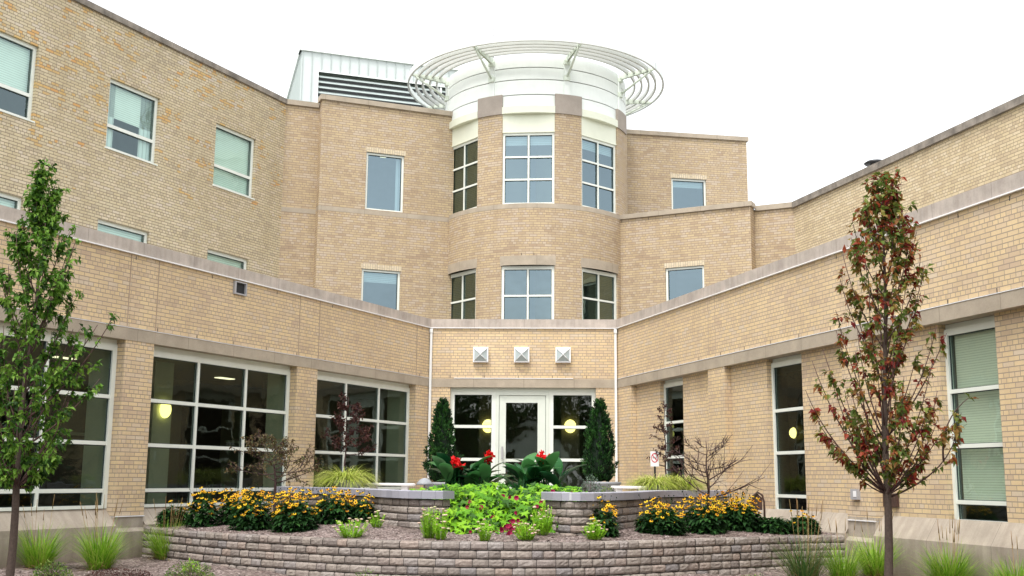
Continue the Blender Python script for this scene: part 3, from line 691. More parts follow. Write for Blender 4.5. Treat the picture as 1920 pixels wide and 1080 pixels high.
for k in range(8):
    ang = -27.6 + 45 * k; q = R_(ang); m_ = Plane((CX + 2.72 * math.sin(q), CY - 2.72 * math.cos(q)), math.degrees(math.atan2(math.cos(q), math.sin(q))), 'L')
    mb = MB()
    for sx in (-.035, .015):
        V = [m_(sx, 12.86, 0), m_(sx, 13.06, 0), m_(sx, 13.06, -1.12), m_(sx, 13.01, -1.12), m_(sx + .02, 12.86, 0), m_(sx + .02, 13.06, 0), m_(sx + .02, 13.06, -1.12), m_(sx + .02, 13.01, -1.12)]
        mb.mesh(V, [(0, 1, 2, 3), (7, 6, 5, 4), (0, 3, 7, 4), (1, 5, 6, 2), (3, 2, 6, 7)], smooth=False)
    mb.tube([m_(0, 12.42, -.03), m_(0, 13.0, -1.0)], .035, 6)
    mb.box(m_, -.085, .085, 12.34, 12.48, -.09, 0); mb.box(m_, -.085, .085, 12.80, 12.92, -.09, 0)
    mb.build('bracket', M['white_dk'], ring)
    mb = MB(); mb.box(m_, -.08, .08, 11.93, 13.04, -.03, .02); mb.build('bracket_post', M['white'], ring)
    mb = MB(); mb.box(Plane((CX + 3.86 * math.sin(q), CY - 3.86 * math.cos(q)), math.degrees(math.atan2(math.cos(q), math.sin(q))), 'L'), -.005, .005, 13.03, 13.20, -.003, .003); mb.build('seam', M['joint'], ring)

# small openings for drainage above the bands
mb = MB()
for m_, a0, a1, st, z in ((LW, LE, 0, .98, 3.795), (RW, RE, 0, .98, 3.797), (ENT, -2.1, 2.2, .83, 3.80), (RW, -14, -9, 1.0, 4.93), (LW, -14, 0, 1.9, 4.93), (BR, -3.6, 0, .8, 8.60), (BL, -3.6, 0, .9, 11.66)):
    a = a0 + .3
    while a < a1: mb.box(m_, a, a + .012, z, z + .06, -.004, .01); a += st
for a in (-.42, -.08, 1.9): mb.box(T, a, a + .012, 7.35, 7.41, -.004, .01)
build_each(mb, 'weep_hole', M['dark'], B)

# ------------------------------------------------------------------ small things fixed to the walls
for k, a in enumerate((-1.05, -.05, .955)):
    o = empty('wall_lamp', ENT(a, 4.36, 0), ('leftmost', 'middle', 'rightmost')[k] + ' of the three white pyramid wall lamps above the entrance', 'wall lamp', 'pyramid wall lamps above the entrance')
    h = .185; mb = MB(); z0 = 4.36 - h; z1 = 4.36 + h
    for p in ((a - h, a - h + .03, z0, z1), (a + h - .03, a + h, z0, z1), (a - h + .03, a + h - .03, z0, z0 + .03), (a - h + .03, a + h - .03, z1 - .03, z1)): mb.box(ENT, *p, -.10, 0)
    ap = ENT(a, 4.36, -.24)
    for (x, z) in ((-1, -1), (1, -1), (1, 1), (-1, 1)): mb.tube([ENT(a + x * (h - .02), 4.36 + z * (h - .02), -.10), ap], .008, 4)
    mb.build('lamp_frame', M['flash'], o)
    mb = MB(); e = h - .03; c_ = [ENT(a - e, 4.36 - e, -.095), ENT(a + e, 4.36 - e, -.095), ENT(a + e, 4.36 + e, -.095), ENT(a - e, 4.36 + e, -.095)]
    for i in range(4): mb.face([c_[i], c_[(i + 1) % 4], ENT(a, 4.36, -.232)])
    mb.build('lamp_shade', M['skylamp_white'], o)
def pipe(m, a, z0, z1, label):
    o = MB(); o.box(m, a, a + .055, z0, z1, -.06, -.003); o.box(m, a - .01, a + .065, z1 - .1, z1, -.075, -.003)
    ob = o.build('downpipe', M['pipe'], None, origin=m(a, z0)); tag(ob, label, 'downpipe', 'white downpipes beside the entrance')
pipe(ENT, -2.30, 1.0, 5.0, 'white downpipe in the corner left of the entrance')
pipe(ENT, 2.20, 1.0, 5.0, 'white downpipe in the corner right of the entrance')
o = empty('scupper', LW(-7.24, 4.86, 0), 'small white box with a dark opening high on the low left wing wall', 'wall vent')
mb = MB(); mb.box(LW, -7.41, -7.375, 4.74, 4.985, -.05, 0); mb.box(LW, -7.095, -7.07, 4.74, 4.985, -.05, 0); mb.box(LW, -7.375, -7.095, 4.74, 4.765, -.05, 0); mb.box(LW, -7.375, -7.095, 4.965, 4.985, -.05, 0); mb.build('vent_frame', M['greybox'], o)
mb = MB(); mb.box(LW, -7.375, -7.095, 4.765, 4.965, -.004, 0); mb.build('vent_opening', M['dark'], o)
o = empty('electrical_box', RW(-9.98, 1.2, 0), 'small grey square electrical box on the right wing pilaster', 'outlet box')
mb = MB(); mb.box(RW, -10.08, -9.9, 1.12, 1.28, -.06, 0); mb.build('box_cover', M['greybox'], o)
mb = MB(); mb.box(RW, -10.06, -9.98, 1.16, 1.25, -.065, -.06); mb.build('box_lid', M['flash'], o)
o = MB(); o.box(RP, -10.85, -10.52, 1.03, 1.22, -.05, 0); o.box(RP, -10.66, -10.64, 1.1, 1.14, -.065, -.05)
tag(o.build('access_plate', M['brownmetal'], None, origin=RP(-10.7, 1.03)), 'dark brown metal plate on the right wing wall behind the red leaved tree', 'metal plate')
c_ = UR(-2.6, 8.76, .8)
o = empty('roof_vent', (c_.x, c_.y, 8.64), 'black mushroom roof vent above the upper right wing', 'roof vent')
mb = MB(); mb.lathe((c_.x, c_.y, 8.64), [(.12, 0), (.12, .55), (.10, .55)], 14); mb.build('vent_pipe', M['greybox'], o)
mb = MB(); mb.lathe((c_.x, c_.y, 9.16), [(.24, 0), (.27, .03), (.2, .08), (.05, .12)], 16); mb.build('vent_cap', M['black'], o)
# lit lamps inside
def sconce(c, rx, rz, nrm, label):
    o = empty('sconce', c, label, 'sconce', 'round glowing sconces behind the glass')
    d = Vector((nrm.x, nrm.y, 0)); s_ = Vector((-d.y, d.x, 0)); V = []; F = []
    nu, nv = 16, 6
    for j in range(nv + 1):
        t = j / nv * PI / 2
        for i in range(nu):
            q = 2 * PI * i / nu
            V.append(Vector(c) - d * (.09 * math.cos(t)) + s_ * (rx * math.sin(t) * math.cos(q)) + Vector((0, 0, rz * math.sin(t) * math.sin(q))))
    for j in range(nv):
        for i in range(nu): F.append((j * nu + i, j * nu + (i + 1) % nu, (j + 1) * nu + (i + 1) % nu, (j + 1) * nu + i))
    mb = MB(); mb.mesh(V, F); mb.build('lamp_shade', M['lamp'], o)
    mb = MB(); mb.tube([Vector(c), Vector(c) + d * .05], .08, 10); mb.build('backplate', M['greybox'], o)
p = LW(-6.62, 2.68, 2.2); sconce(p, .15, .17, Vector((LW.n.x, LW.n.y)), 'glowing sconce on a column behind the wide left wing window')
p = ENT(-1.01, 2.75, 2.52); sconce(p, .155, .175, ENT.n, 'glowing sconce seen through the glass left of the entrance door')
p = ENT(1.16, 2.76, 2.52); sconce(p, .155, .175, ENT.n, 'glowing sconce seen through the glass right of the entrance door')
p = RW(-4.72, 2.36, 2.0); 
mb = MB(); mb.box(RW, -5.0, -4.4, .82, 3.62, 2.06, 2.3); build_each(mb, 'interior_column', M['int_dark'], B)
sconce(p, .10, .11, RW.n, 'glowing sconce seen through the narrow middle window of the right wing')

# ------------------------------------------------------------------ ground
def sheet(name, pts, mat, origin=(0, 0, 0)):
    mb = MB(); mb.face(pts, [(p[0], p[1]) for p in pts]); o = mb.build(name, mat, None, origin=origin); tag(o, kind='structure'); return o
sheet('ground', [(-300, -300, -.06), (300, -300, -.06), (300, 300, -.06), (-300, 300, -.06)], M['asphalt'])
rng = random.Random(5)
# planting bed in front: gently undulating mulch
def arcpts(P, n=90):
    out = []
    for i in range(len(P) - 1):
        p0 = P[max(i - 1, 0)]; p1 = P[i]; p2 = P[i + 1]; p3 = P[min(i + 2, len(P) - 1)]
        for k in range(n // (len(P) - 1)):
            t = k / (n // (len(P) - 1))
            q = [.5 * ((2 * p1[j]) + (-p0[j] + p2[j]) * t + (2 * p0[j] - 5 * p1[j] + 4 * p2[j] - p3[j]) * t * t + (-p0[j] + 3 * p1[j] - 3 * p2[j] + p3[j]) * t ** 3) for j in range(2)]
            out.append(Vector(q))
    out.append(Vector(P[-1])); return out
FW = arcpts([(-6.02, 18.62), (-5.2, 17.65), (-4.3, 16.75), (-3.3, 15.98), (-2.1, 15.28), (-1.0, 14.98), (0., 14.92), (1.0, 15.1), (2.0, 15.68), (3.0, 16.4), (4.0, 17.05), (4.8, 17.45), (5.36, 17.62)], 108)
def frontY(x):
    for a, b in zip(FW, FW[1:]):
        if a.x <= x <= b.x: return a.y + (b.y - a.y) * (x - a.x) / max(1e-6, b.x - a.x)
    return 19
def wobble(x, y): return .02 * math.sin(x * 2.1 + y) + .015 * math.sin(x * 5.3 - y * 3.1) + .01 * math.sin(y * 7.7 + x)
mb = MB(); V = []; F = []; nx, ny = 120, 60
for j in range(ny + 1):
    for i in range(nx + 1):
        x = -12 + 24 * i / nx; y = 6 + 14 * j / ny
        rise = .10 * min(1, max(0, (y - 13.5) / 4))
        V.append((x, y, rise + wobble(x, y)))
for j in range(ny):
    for i in range(nx):
        k = j * (nx + 1) + i; F.append((k, k + 1, k + nx + 2, k + nx + 1))
mb.mesh(V, F); o = mb.build('mulch_bed', M['mulch'], None, origin=(0, 0, 0)); tag(o, kind='structure')
def bedz(x, y):
    return .545 + .012 * math.sin(x * 3 + y * 2) + .065 * min(2.6, max(0, y - frontY(x)))
mb = MB(); V = []; F = []; nx, ny = 90, 30
for j in range(ny + 1):
    for i in range(nx + 1):
        x = -6.3 + 11.7 * i / nx; y0 = frontY(x) + .12; y = y0 + (24 - y0) * (j / ny) ** 1.3
        V.append((x, y, bedz(x, y)))
for j in range(ny):
    for i in range(nx):
        k = j * (nx + 1) + i; F.append((k, k + 1, k + nx + 2, k + nx + 1))
mb.mesh(V, F); o = mb.build('raised_mulch_bed', M['mulch'], None, origin=(0, 0, 0)); tag(o, kind='structure')
# loose chips
mb = MB(); rng = random.Random(8)
for k in range(15000):
    if k % 2:
        x = rng.uniform(-5.9, 5.2); y = frontY(x) + .1 + rng.random() ** 1.2 * 3.2; z = bedz(x, y) + .006
    else:
        x = rng.uniform(-8.5, 8); y = rng.uniform(13, 19)
        if -6.0 < x < 5.3 and y > frontY(x) - .1: continue
        z = .10 * min(1, max(0, (y - 13.5) / 4)) + wobble(x, y) + .008
    L = rng.uniform(.015, .05); W = rng.uniform(.006, .018); q = rng.uniform(0, PI)
    d = Vector((math.cos(q), math.sin(q), rng.uniform(-.35, .45))); s_ = Vector((-d.y, d.x, rng.uniform(-.3, .3))) * W / 2; p = Vector((x, y, z)); d = d * L / 2
    u_ = rng.random() ** 1.3
    mb.face([p - d - s_, p + d - s_, p + d + s_, p - d + s_], [(u_, 1)] * 4)
tag(mb.build('mulch_chips', M['chips'], None, origin=(0, 0, 0)), 'loose wood mulch chips lying over the planting beds', 'mulch', kind='stuff')

# ------------------------------------------------------------------ block walls
def block_wall(path, z0, ch, nc, thick, seed, wmin=.14, wmax=.26, setback=.0):
    rng = random.Random(seed)
    L = [0.]
    for a, b in zip(path, path[1:]): L.append(L[-1] + (b - a).length)
    def at(s):
        s = min(max(s, 0), L[-1] - 1e-6)
        for i in range(len(L) - 1):
            if L[i + 1] >= s:
                t = (s - L[i]) / (L[i + 1] - L[i]); p = path[i].lerp(path[i + 1], t); d = (path[i + 1] - path[i]).normalized(); return p, d
    mb = MB(); core = MB()
    for c in range(nc):
        s = 0. if c % 2 else -rng.uniform(.03, .1)
        while s < L[-1]:
            w = rng.uniform(wmin, wmax); s0 = max(0, s); s1 = min(L[-1], s + w); s = s1 + .007
            if s1 - s0 < .04: continue
            zb = z0 + c * ch + rng.uniform(0, .002); zt = z0 + (c + 1) * ch - .013 + rng.uniform(-.002, .001)
            jut = rng.uniform(-.006, .008) - setback * c; rnd = rng.random()
            nu, nv = 5, 4; V = []
            for j in range(nv + 1):
                for i in range(nu + 1):
                    u = i / nu; v = j / nv
                    e = min(u, 1 - u) * (s1 - s0) / .022; e2 = min(v, 1 - v) * (zt - zb) / .020
                    pull = .016 * (1 - min(1, e)) ** 2 + .014 * (1 - min(1, e2)) ** 2
                    nz = 0 if (i in (0, nu) or j in (0, nv)) else rng.uniform(-.004, .005)
                    ii = u if i in (0, nu) else min(max(u, .11 if i == 1 else 0), 1)
                    p, d = at(s0 + (s1 - s0) * ii); o = Vector((d.y, -d.x)) * (jut - pull + nz)
                    V.append(Vector((p.x + o.x, p.y + o.y, zb + (zt - zb) * v + (rng.uniform(-.002, .002) if 0 < i < nu else 0))))
            F = [(j * (nu + 1) + i, j * (nu + 1) + i + 1, (j + 1) * (nu + 1) + i + 1, (j + 1) * (nu + 1) + i) for j in range(nv) for i in range(nu)]
            b0 = len(V)
            for i in range(nu + 1):
                p, d = at(s0 + (s1 - s0) * i / nu); o = Vector((-d.y, d.x)) * thick
                V.append(Vector((p.x + o.x, p.y + o.y, zt)))
            for i in range(nu): F.append((nv * (nu + 1) + i, nv * (nu + 1) + i + 1, b0 + i + 1, b0 + i))
            mb.mesh(V, F, (rnd, 1), False)
            for e_ in (0, nu):
                q0 = V[e_]; q1 = V[nv * (nu + 1) + e_]; q2 = V[b0 + e_]
                mb.face([q0, q1, q2, Vector((q2.x, q2.y, q0.z))], [(rnd, 1)] * 4)
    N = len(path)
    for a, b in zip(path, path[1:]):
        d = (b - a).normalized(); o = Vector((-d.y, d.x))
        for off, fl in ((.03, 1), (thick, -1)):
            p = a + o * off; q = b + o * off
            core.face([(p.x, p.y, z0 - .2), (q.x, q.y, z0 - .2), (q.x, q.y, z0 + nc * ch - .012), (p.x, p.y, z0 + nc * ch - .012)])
    return mb, core
o = empty('retaining_wall', (0, 14.95, 0), 'long curved low retaining wall of split face blocks across the foreground', 'retaining wall')
mb, core = block_wall(FW, .58 - .11 * 6, .11, 6, .2, 11); mb.build('blocks', M['block'], o); core.build('core', M['gap'], o)
def terrace_wall(pts, label, seed, org):
    path = arcpts(pts, 60); o = empty('terrace_wall', (*org, .55), label, 'garden wall', 'terrace walls with grey caps')
    mb, core = block_wall(path, 1.09 - .11 * 6, .11, 6, .22, seed, .2, .38); mb.build('blocks', M['block'], o); core.build('core', M['gap'], o)
    cap = MB(); rng = random.Random(seed + 3)
    L = [0.]
    for a, b in zip(path, path[1:]): L.append(L[-1] + (b - a).length)
    def at(s):
        s = min(max(s, 0), L[-1] - 1e-6)
        for i in range(len(L) - 1):
            if L[i + 1] >= s:
                t = (s - L[i]) / (L[i + 1] - L[i]); return path[i].lerp(path[i + 1], t), (path[i + 1] - path[i]).normalized()
    s = 0
    while s < L[-1] + .03:
        w = .235; s0, s1 = s, min(s + w, L[-1] + .04); s = s1 + .004; rnd = rng.random()
        if s1 - s0 < .02: break
        (p, d), (q, e) = at(s0), at(s1)
        if s1 > L[-1]: q = q + e * (s1 - L[-1])
        n0 = Vector((d.y, -d.x)); n1 = Vector((e.y, -e.x))
        a, b, c, g = p + n0 * .045, q + n1 * .045, q - n1 * .27, p - n0 * .27
        z0, z1, r = 1.09, 1.205, .008
        ring_ = lambda z, k: [Vector((x.x, x.y, z)) for x in ((a - n0 * k), (b - n1 * k), c, g)]
        V = ring_(z0, 0) + ring_(z1 - r, 0) + ring_(z1, r)
        F = [(0, 1, 5, 4), (1, 2, 6, 5), (3, 0, 4, 7), (4, 5, 9, 8), (5, 6, 10, 9), (6, 7, 11, 10), (8, 9, 10, 11), (2, 3, 7, 6), (3, 2, 1, 0)]
        cap.mesh(V, F, (rnd, 1), False)
    cap.build('cap', M['cap'], o)
    mort = MB()
    for a, b in zip(path, path[1:]):
        d = (b - a).normalized(); n0 = Vector((d.y, -d.x)); p = a; q = b; p2 = a - n0 * .26; q2 = b - n0 * .26
        mort.face([(p.x, p.y, 1.095), (q.x, q.y, 1.095), (q.x, q.y, 1.196), (p.x, p.y, 1.196)]); mort.face([(p.x, p.y, 1.196), (q.x, q.y, 1.196), (q2.x, q2.y, 1.196), (p2.x, p2.y, 1.196)])
    mort.build('cap_mortar', M['mortar'], o)
terrace_wall([(-4.55, 21.95), (-3.75, 21.05), (-3.05, 20.1), (-2.42, 18.8), (-2.0, 17.75), (-1.55, 16.95), (-1.0, 16.6)], 'left terrace wall with grey caps, behind the yellow flowers', 21, (-2.4, 18.8))
terrace_wall([(.50, 16.75), (.80, 16.05), (1.3, 16.35), (1.85, 17.4), (2.3, 18.8), (2.75, 20.2), (3.4, 20.95), (4.15, 21.5)], 'right terrace wall with grey caps, beside the bare small tree', 31, (2.3, 18.8))
mb = MB(); P_ = [(-4.45, 21.95), (-3.0, 20.3), (-2.3, 19.0), (-1.2, 18.6), (1.2, 18.6), (2.2, 19.0), (2.7, 20.4), (4.1, 21.6), (2.65, 26.95), (-2.05, 27.1)]
mb.face([(x, y, 1.0) for x, y in P_]); tag(mb.build('terrace', M['paving'], None, origin=(0, 0, 0)), kind='structure')
# soil of the middle bed, sloping up to the terrace
mb = MB(); V = []; F = []
for j in range(13):
    for i in range(13):
        t = j / 12; x = (-.95 + 1.45 * i / 12) * (1 + t * 1.1); y = 16.75 + 2.1 * t
        V.append((x, y, .60 + .5 * min(1, t * 1.25)))
for j in range(12):
    for i in range(12): k = j * 13 + i; F.append((k, k + 1, k + 14, k + 13))
mb.mesh(V, F); tag(mb.build('sloping_bed', M['mulch'], None, origin=(0, 0, 0)), kind='structure')

# ------------------------------------------------------------------ plants
UPV = Vector((0, 0, 1))
def blade(mb, p, d, L, W, bend, rnd, n=4, shade=1.):
    """narrow grass blade bowing outwards"""
    d = Vector(d).normalized(); h = Vector((d.x, d.y, 0));
    if h.length < 1e-3: h = Vector((1, 0, 0))
    h.normalize(); sd = Vector((-h.y, h.x, 0)); p = Vector(p); V = []; F = []
    for i in range(n + 1):
        t = i / n; w = W * (1 - t) ** .7
        V += [p - sd * w / 2, p + sd * w / 2]
        d = (d + h * bend / n + Vector((0, 0, -bend * .9 / n * (1 + t)))).normalized(); p = p + d * (L / n)
    for i in range(n): F.append((2 * i, 2 * i + 1, 2 * i + 3, 2 * i + 2))
    mb.mesh(V, F, (rnd, shade), False)
def grass_clump(name, loc, n, L, rb, tilt, bend, mat, seed, label, cat, group=None, W=.010, dry=0, heads=0, dmat='grass_dry'):
    rng = random.Random(seed); o = empty(name, loc, label, cat, group); mb = MB()
    for k in range(n):
        q = rng.uniform(0, 2 * PI); r = rb * math.sqrt(rng.random()); t = abs(rng.gauss(0, tilt))
        p = (loc[0] + r * math.cos(q), loc[1] + r * math.sin(q), loc[2] - .02); q2 = q + rng.gauss(0, .5)
        blade(mb, p, (math.sin(t) * math.cos(q2), math.sin(t) * math.sin(q2), math.cos(t)), L * rng.uniform(.55, 1.1), W * rng.uniform(.6, 1.2), bend * rng.uniform(.4, 1.4), rng.random())
    mb.build('blades', M[mat], o)
    if dry:
        mb = MB()
        for k in range(dry):
            q = rng.uniform(0, 2 * PI); t = rng.uniform(.1, 1.2)
            blade(mb, (loc[0] + rb * .7 * math.cos(q), loc[1] + rb * .7 * math.sin(q), loc[2] - .02), (math.sin(t) * math.cos(q), math.sin(t) * math.sin(q), math.cos(t)), L * rng.uniform(.25, .55), W * 1.2, bend * 1.5, rng.random())
        mb.build('dry_blades', M[dmat], o)
    if heads:
        mb = MB()
        for k in range(heads):
            q = rng.uniform(0, 2 * PI); t = rng.uniform(0, .3); h = L * rng.uniform(1.1, 1.45)
            p = Vector((loc[0] + rb * .5 * math.cos(q), loc[1] + rb * .5 * math.sin(q), loc[2])); d = Vector((math.sin(t) * math.cos(q), math.sin(t) * math.sin(q), math.cos(t)))
            mb.tube([p, p + d * h * .8], .0022, 3, (rng.random(), 1)); mb.tube([p + d * h * .8, p + d * h], [.006, .002], 4, (rng.random(), 1))
        mb.build('seed_heads', M['grass_dry'], o)
    return o
G1 = 'fountain grass clumps along the wing walls'
for i, (x, y, L, n, m_, lab) in enumerate([(-6.72, 16.3, .52, 330, 'grass', 'leftmost grass clump, half hidden by the green tree trunk'),
        (-5.92, 16.5, .56, 420, 'grass', 'bright green grass clump below the leftmost window, before the left wing base'),
        (-5.42, 18.0, .50, 420, 'grass', 'upright green grass clump at the left end of the curved block wall'),
        (3.95, 15.3, .62, 260, 'grass_dark', 'dark thin grass clump before the right part of the curved block wall'),
        (4.55, 15.6, .46, 260, 'grass', 'narrow green grass clump before the right end of the block wall'),
        (5.12, 16.0, .50, 380, 'grass', 'green grass clump just left of the red leaved tree trunk'),
        (5.60, 14.6, .50, 520, 'grass', 'wide green grass clump just right of the red leaved tree trunk'),
        (5.95, 13.4, .44, 480, 'grass', 'rightmost grass clump at the frame edge below the blind window')]):
    zz = .10 * min(1, max(0, (y - 13.5) / 4)) + wobble(x, y)
    grass_clump('ornamental_grass', (x, y, zz), int(n * 1.5), L * 1.36, .14, .36, .5, m_, 40 + i, lab, 'ornamental grass', G1, .012, dry=90, heads=12 if i in (1, 2, 3, 6) else 5)

def pot(loc, r, h, label, group=None):
    o = empty('plant_pot', loc, label, 'plant pot', group); mb = MB()
    mb.lathe(loc, [(r * .66, 0), (r * .95, h * .7), (r * 1.02, h * .82), (r * 1.08, h * .84), (r * 1.08, h), (r * .98, h), (r * .95, h * .9)], 28, close=False); mb.build('pot_body', M['pot'], o)
    mb = MB(); mb.lathe(loc, [(r * .96, h * .9), (r * .01, h * .93)], 28, close=False); mb.build('soil', M['mulch'], o)
def mound(loc, seed, label, rr=.50):
    rng = random.Random(seed); o = empty('forest_grass', loc, label, 'ornamental grass', 'golden grass mounds on the terrace'); mb = MB()
    for k in range(1150):
        q = rng.uniform(0, 2 * PI); r = .24 * math.sqrt(rng.random()); t = rng.uniform(.1, 1.15); q2 = q + rng.gauss(0, .35)
        blade(mb, (loc[0] + r * math.cos(q), loc[1] + r * math.sin(q), loc[2]), (math.sin(t) * math.cos(q2), math.sin(t) * math.sin(q2), math.cos(t)), rng.uniform(.48, .70) * rr / .5, .014, rng.uniform(1.0, 1.9), rng.random(), 5)
    mb.build('blades', M['grass_gold'], o)
pot((-3.12, 21.35, 1.0), .30, .34, 'grey pot holding the left golden grass mound', 'grey pots on the terrace'); mound((-3.12, 21.35, 1.32), 61, 'golden grass mound in front of the left wing window, under the thin purple tree')
pot((2.72, 21.1, 1.0), .26, .30, 'grey pot under the right golden grass mound, nearer the sign', 'grey pots on the terrace'); mound((2.72, 21.1, 1.28), 62, 'golden grass mound beside the no smoking sign', .42)
pot((3.18, 21.5, 1.0), .26, .30, 'grey pot under the golden grass mound nearer the bare tree', 'grey pots on the terrace'); mound((3.18, 21.4, 1.28), 63, 'golden grass mound between the sign and the bare small tree', .42)

def arborvitae(loc, H, Rr, seed, label):
    rng = random.Random(seed); o = empty('arborvitae', loc, label, 'conifer', 'clipped dark conifers beside the entrance')
    mb = MB(); mb.tube([loc, (loc[0], loc[1], loc[2] + H * .8)], [.035, .01], 6); mb.build('trunk', M['bark'], o)
    mb = MB(); mb.lathe(loc, [(.02, .04)] + [(Rr * .72 * math.sin(min(1, (t + .10) / .30) * PI / 2) * (1 - t) ** .62 * 1.12 + .004, .06 + t * (H - .14)) for t in [i / 14 for i in range(15)]], 18, (.0, .6)); lobes = [(rng.uniform(0, 2 * PI), rng.uniform(.06, .95), rng.uniform(.08, .22)) for _ in range(60)]
    for k in range(620):
        t = rng.random() ** 1.1; q = rng.uniform(0, 2 * PI); prof = Rr * (math.sin(min(1, (t + .10) / .30) * PI / 2)) * (1 - t) ** .55 * 1.06 + .012
        bulge = sum(a * math.exp(-((((q - qq + PI) % (2 * PI)) - PI) / .35) ** 2 - ((t - tt) / .035) ** 2) for qq, tt, a in lobes)
        r = prof * (.86 + bulge + rng.uniform(-.10, .12)); tone = rng.random() ** 1.3
        c0 = Vector((loc[0] + r * math.cos(q), loc[1] + r * math.sin(q), loc[2] + .05 + t * (H - .10)))
        ax_ = Vector((math.cos(q) * .55, math.sin(q) * .55, 1)).normalized()
        for j in range(13):
            p = c0 + rv(rng) * .028 + ax_ * rng.uniform(-.05, .05)
            mb.leaf(p, ax_ + rv(rng) * .55, rv(rng), rng.uniform(.04, .075), .026, min(1, max(0, tone + rng.uniform(-.2, .2))), rng.uniform(.3, 1), .1, .1)
    mb.build('foliage', M['leaf_arb'], o)
pot((-1.50, 24.5, 1.0), .34, .30, 'grey pot of the conifer left of the door', 'grey pots on the terrace'); arborvitae((-1.50, 24.5, 1.26), 1.86, .33, 71, 'dark conical conifer left of the entrance door')
pot((2.0, 24.5, 1.0), .38, .34, 'wide grey pot of the conifer right of the door', 'grey pots on the terrace'); arborvitae((1.94, 24.5, 1.30), 1.82, .37, 72, 'dark conical conifer right of the entrance door')

def limb(mb, pts, r0, r1, n=5):
    k = len(pts) - 1; mb.tube(pts, [r0 + (r1 - r0) * i / k for i in range(k + 1)], n)
def curve(p, e, mid, n=6):
    p, e, m_ = Vector(p), Vector(e), Vector(mid); return [(1 - t) ** 2 * p + 2 * t * (1 - t) * m_ + t * t * e for t in [i / n for i in range(n + 1)]]
def pear(name, base, top, crown, nb, nl, L, mat, seed, label, extra=(), r0=.05, group=None, dens_top=0, twigs=.10, start=1.15):
    """young columnar tree: leader, steep limbs rising into the crown outline, clustered leaves"""
    rng = random.Random(seed); o = empty(name, base, label, 'tree', group); base = Vector(base); top = Vector(top)
    tr = MB(); br = MB(); lf = MB()
    H = top.z - base.z; ax = lambda z: base.lerp(top, (z - base.z) / H) + Vector((.02 * math.sin(z * 2.3), .02 * math.cos(z * 1.9), 0))
    limb(tr, [ax(base.z - .05 + (H * .97 + .05) * i / 14) for i in range(15)], r0, .006, 8)
    def rad(z, side):
        for (z0, l0, q0), (z1, l1, q1) in zip(crown, crown[1:]):
            if z0 <= z <= z1:
                t = (z - z0) / (z1 - z0); return (l0 + (l1 - l0) * t) if side < 0 else (q0 + (q1 - q0) * t)
        return .05
    paths = []
    zmin, zmax = crown[0][0], crown[-1][0]
    for k in range(nb):
        ze = zmin + (zmax - zmin) * ((k + .5) / nb) ** .9; q = k * 2.4 + rng.uniform(-.4, .4)
        r = rad(ze, math.cos(q)) * rng.uniform(.72, 1.0) * (1 if abs(math.cos(q)) > .5 else .9)
        zs = max(start, ze - .35 - r * rng.uniform(1.3, 2.0)); zs = min(zs, top.z - .15)
        s_ = ax(zs); e = ax(ze) + Vector((r * math.cos(q), r * math.sin(q), 0)); mid = s_.lerp(e, .45) + Vector((math.cos(q) * r * .22, math.sin(q) * r * .22, -.05)) + rv(rng) * .05
        paths.append((curve(s_, e, mid, 7), (.009 * (1 - .6 * (zs - base.z) / H) + .003)))
    for s_, e, mid in extra: paths.append((curve(s_, e, mid, 8), .013))
    tips = []
    for P, w in paths:
        limb(br, P, w, .0035, 5)
        for j in range(rng.randint(3, 5)):
            i = rng.randint(2, len(P) - 2); d = (P[i + 1] - P[i]).normalized(); e = P[i] + (d + rv(rng) * .8).normalized() * rng.uniform(.12, .26); e.z += .05
            Q = curve(P[i], e, P[i].lerp(e, .5) + Vector((0, 0, -.02)), 3); limb(br, Q, .004, .002, 3); tips.append(Q)
        tips.append(P)
    tips.append([ax(z) for z in [top.z - .9 + .1 * i for i in range(10)]])
    per = nl // len(tips)
    for P in tips:
        m_ = per if len(P) < 6 else int(per * 1.5)
        for k in range(m_):
            if k % 5 == 0:
                t = 1 - rng.random() ** .9 * .80; x = t * (len(P) - 1); i = min(int(x), len(P) - 2); node = P[i].lerp(P[i + 1], x - i) + rv(rng) * .02; tone = rng.random()
            p = node + rv(rng) * .018
            d = rv(rng) + Vector((0, 0, -.3)) + (p - ax(p.z)).normalized() * .6
            lf.leaf(p, d, UPV + rv(rng) * .6, L * rng.uniform(.7, 1.25), L * rng.uniform(.45, .7), min(1, max(0, tone + rng.uniform(-.25, .25))), rng.uniform(.3, 1), .22, .3)
    if dens_top:
        for k in range(dens_top):
            z = top.z - rng.random() ** .8 * 1.0; r = rad(z, 1) * math.sqrt(rng.random()); q = rng.uniform(0, 2 * PI); p = ax(z) + Vector((r * math.cos(q), r * math.sin(q), 0))
            lf.leaf(p, rv(rng) + Vector((0, 0, -.3)), UPV + rv(rng) * .6, L * rng.uniform(.7, 1.25), L * .6, rng.random(), rng.uniform(.5, 1), .22, .3)
    tr.build('trunk', M['bark'], o); br.build('branches', M['twig'], o); lf.build('crown', M[mat], o)
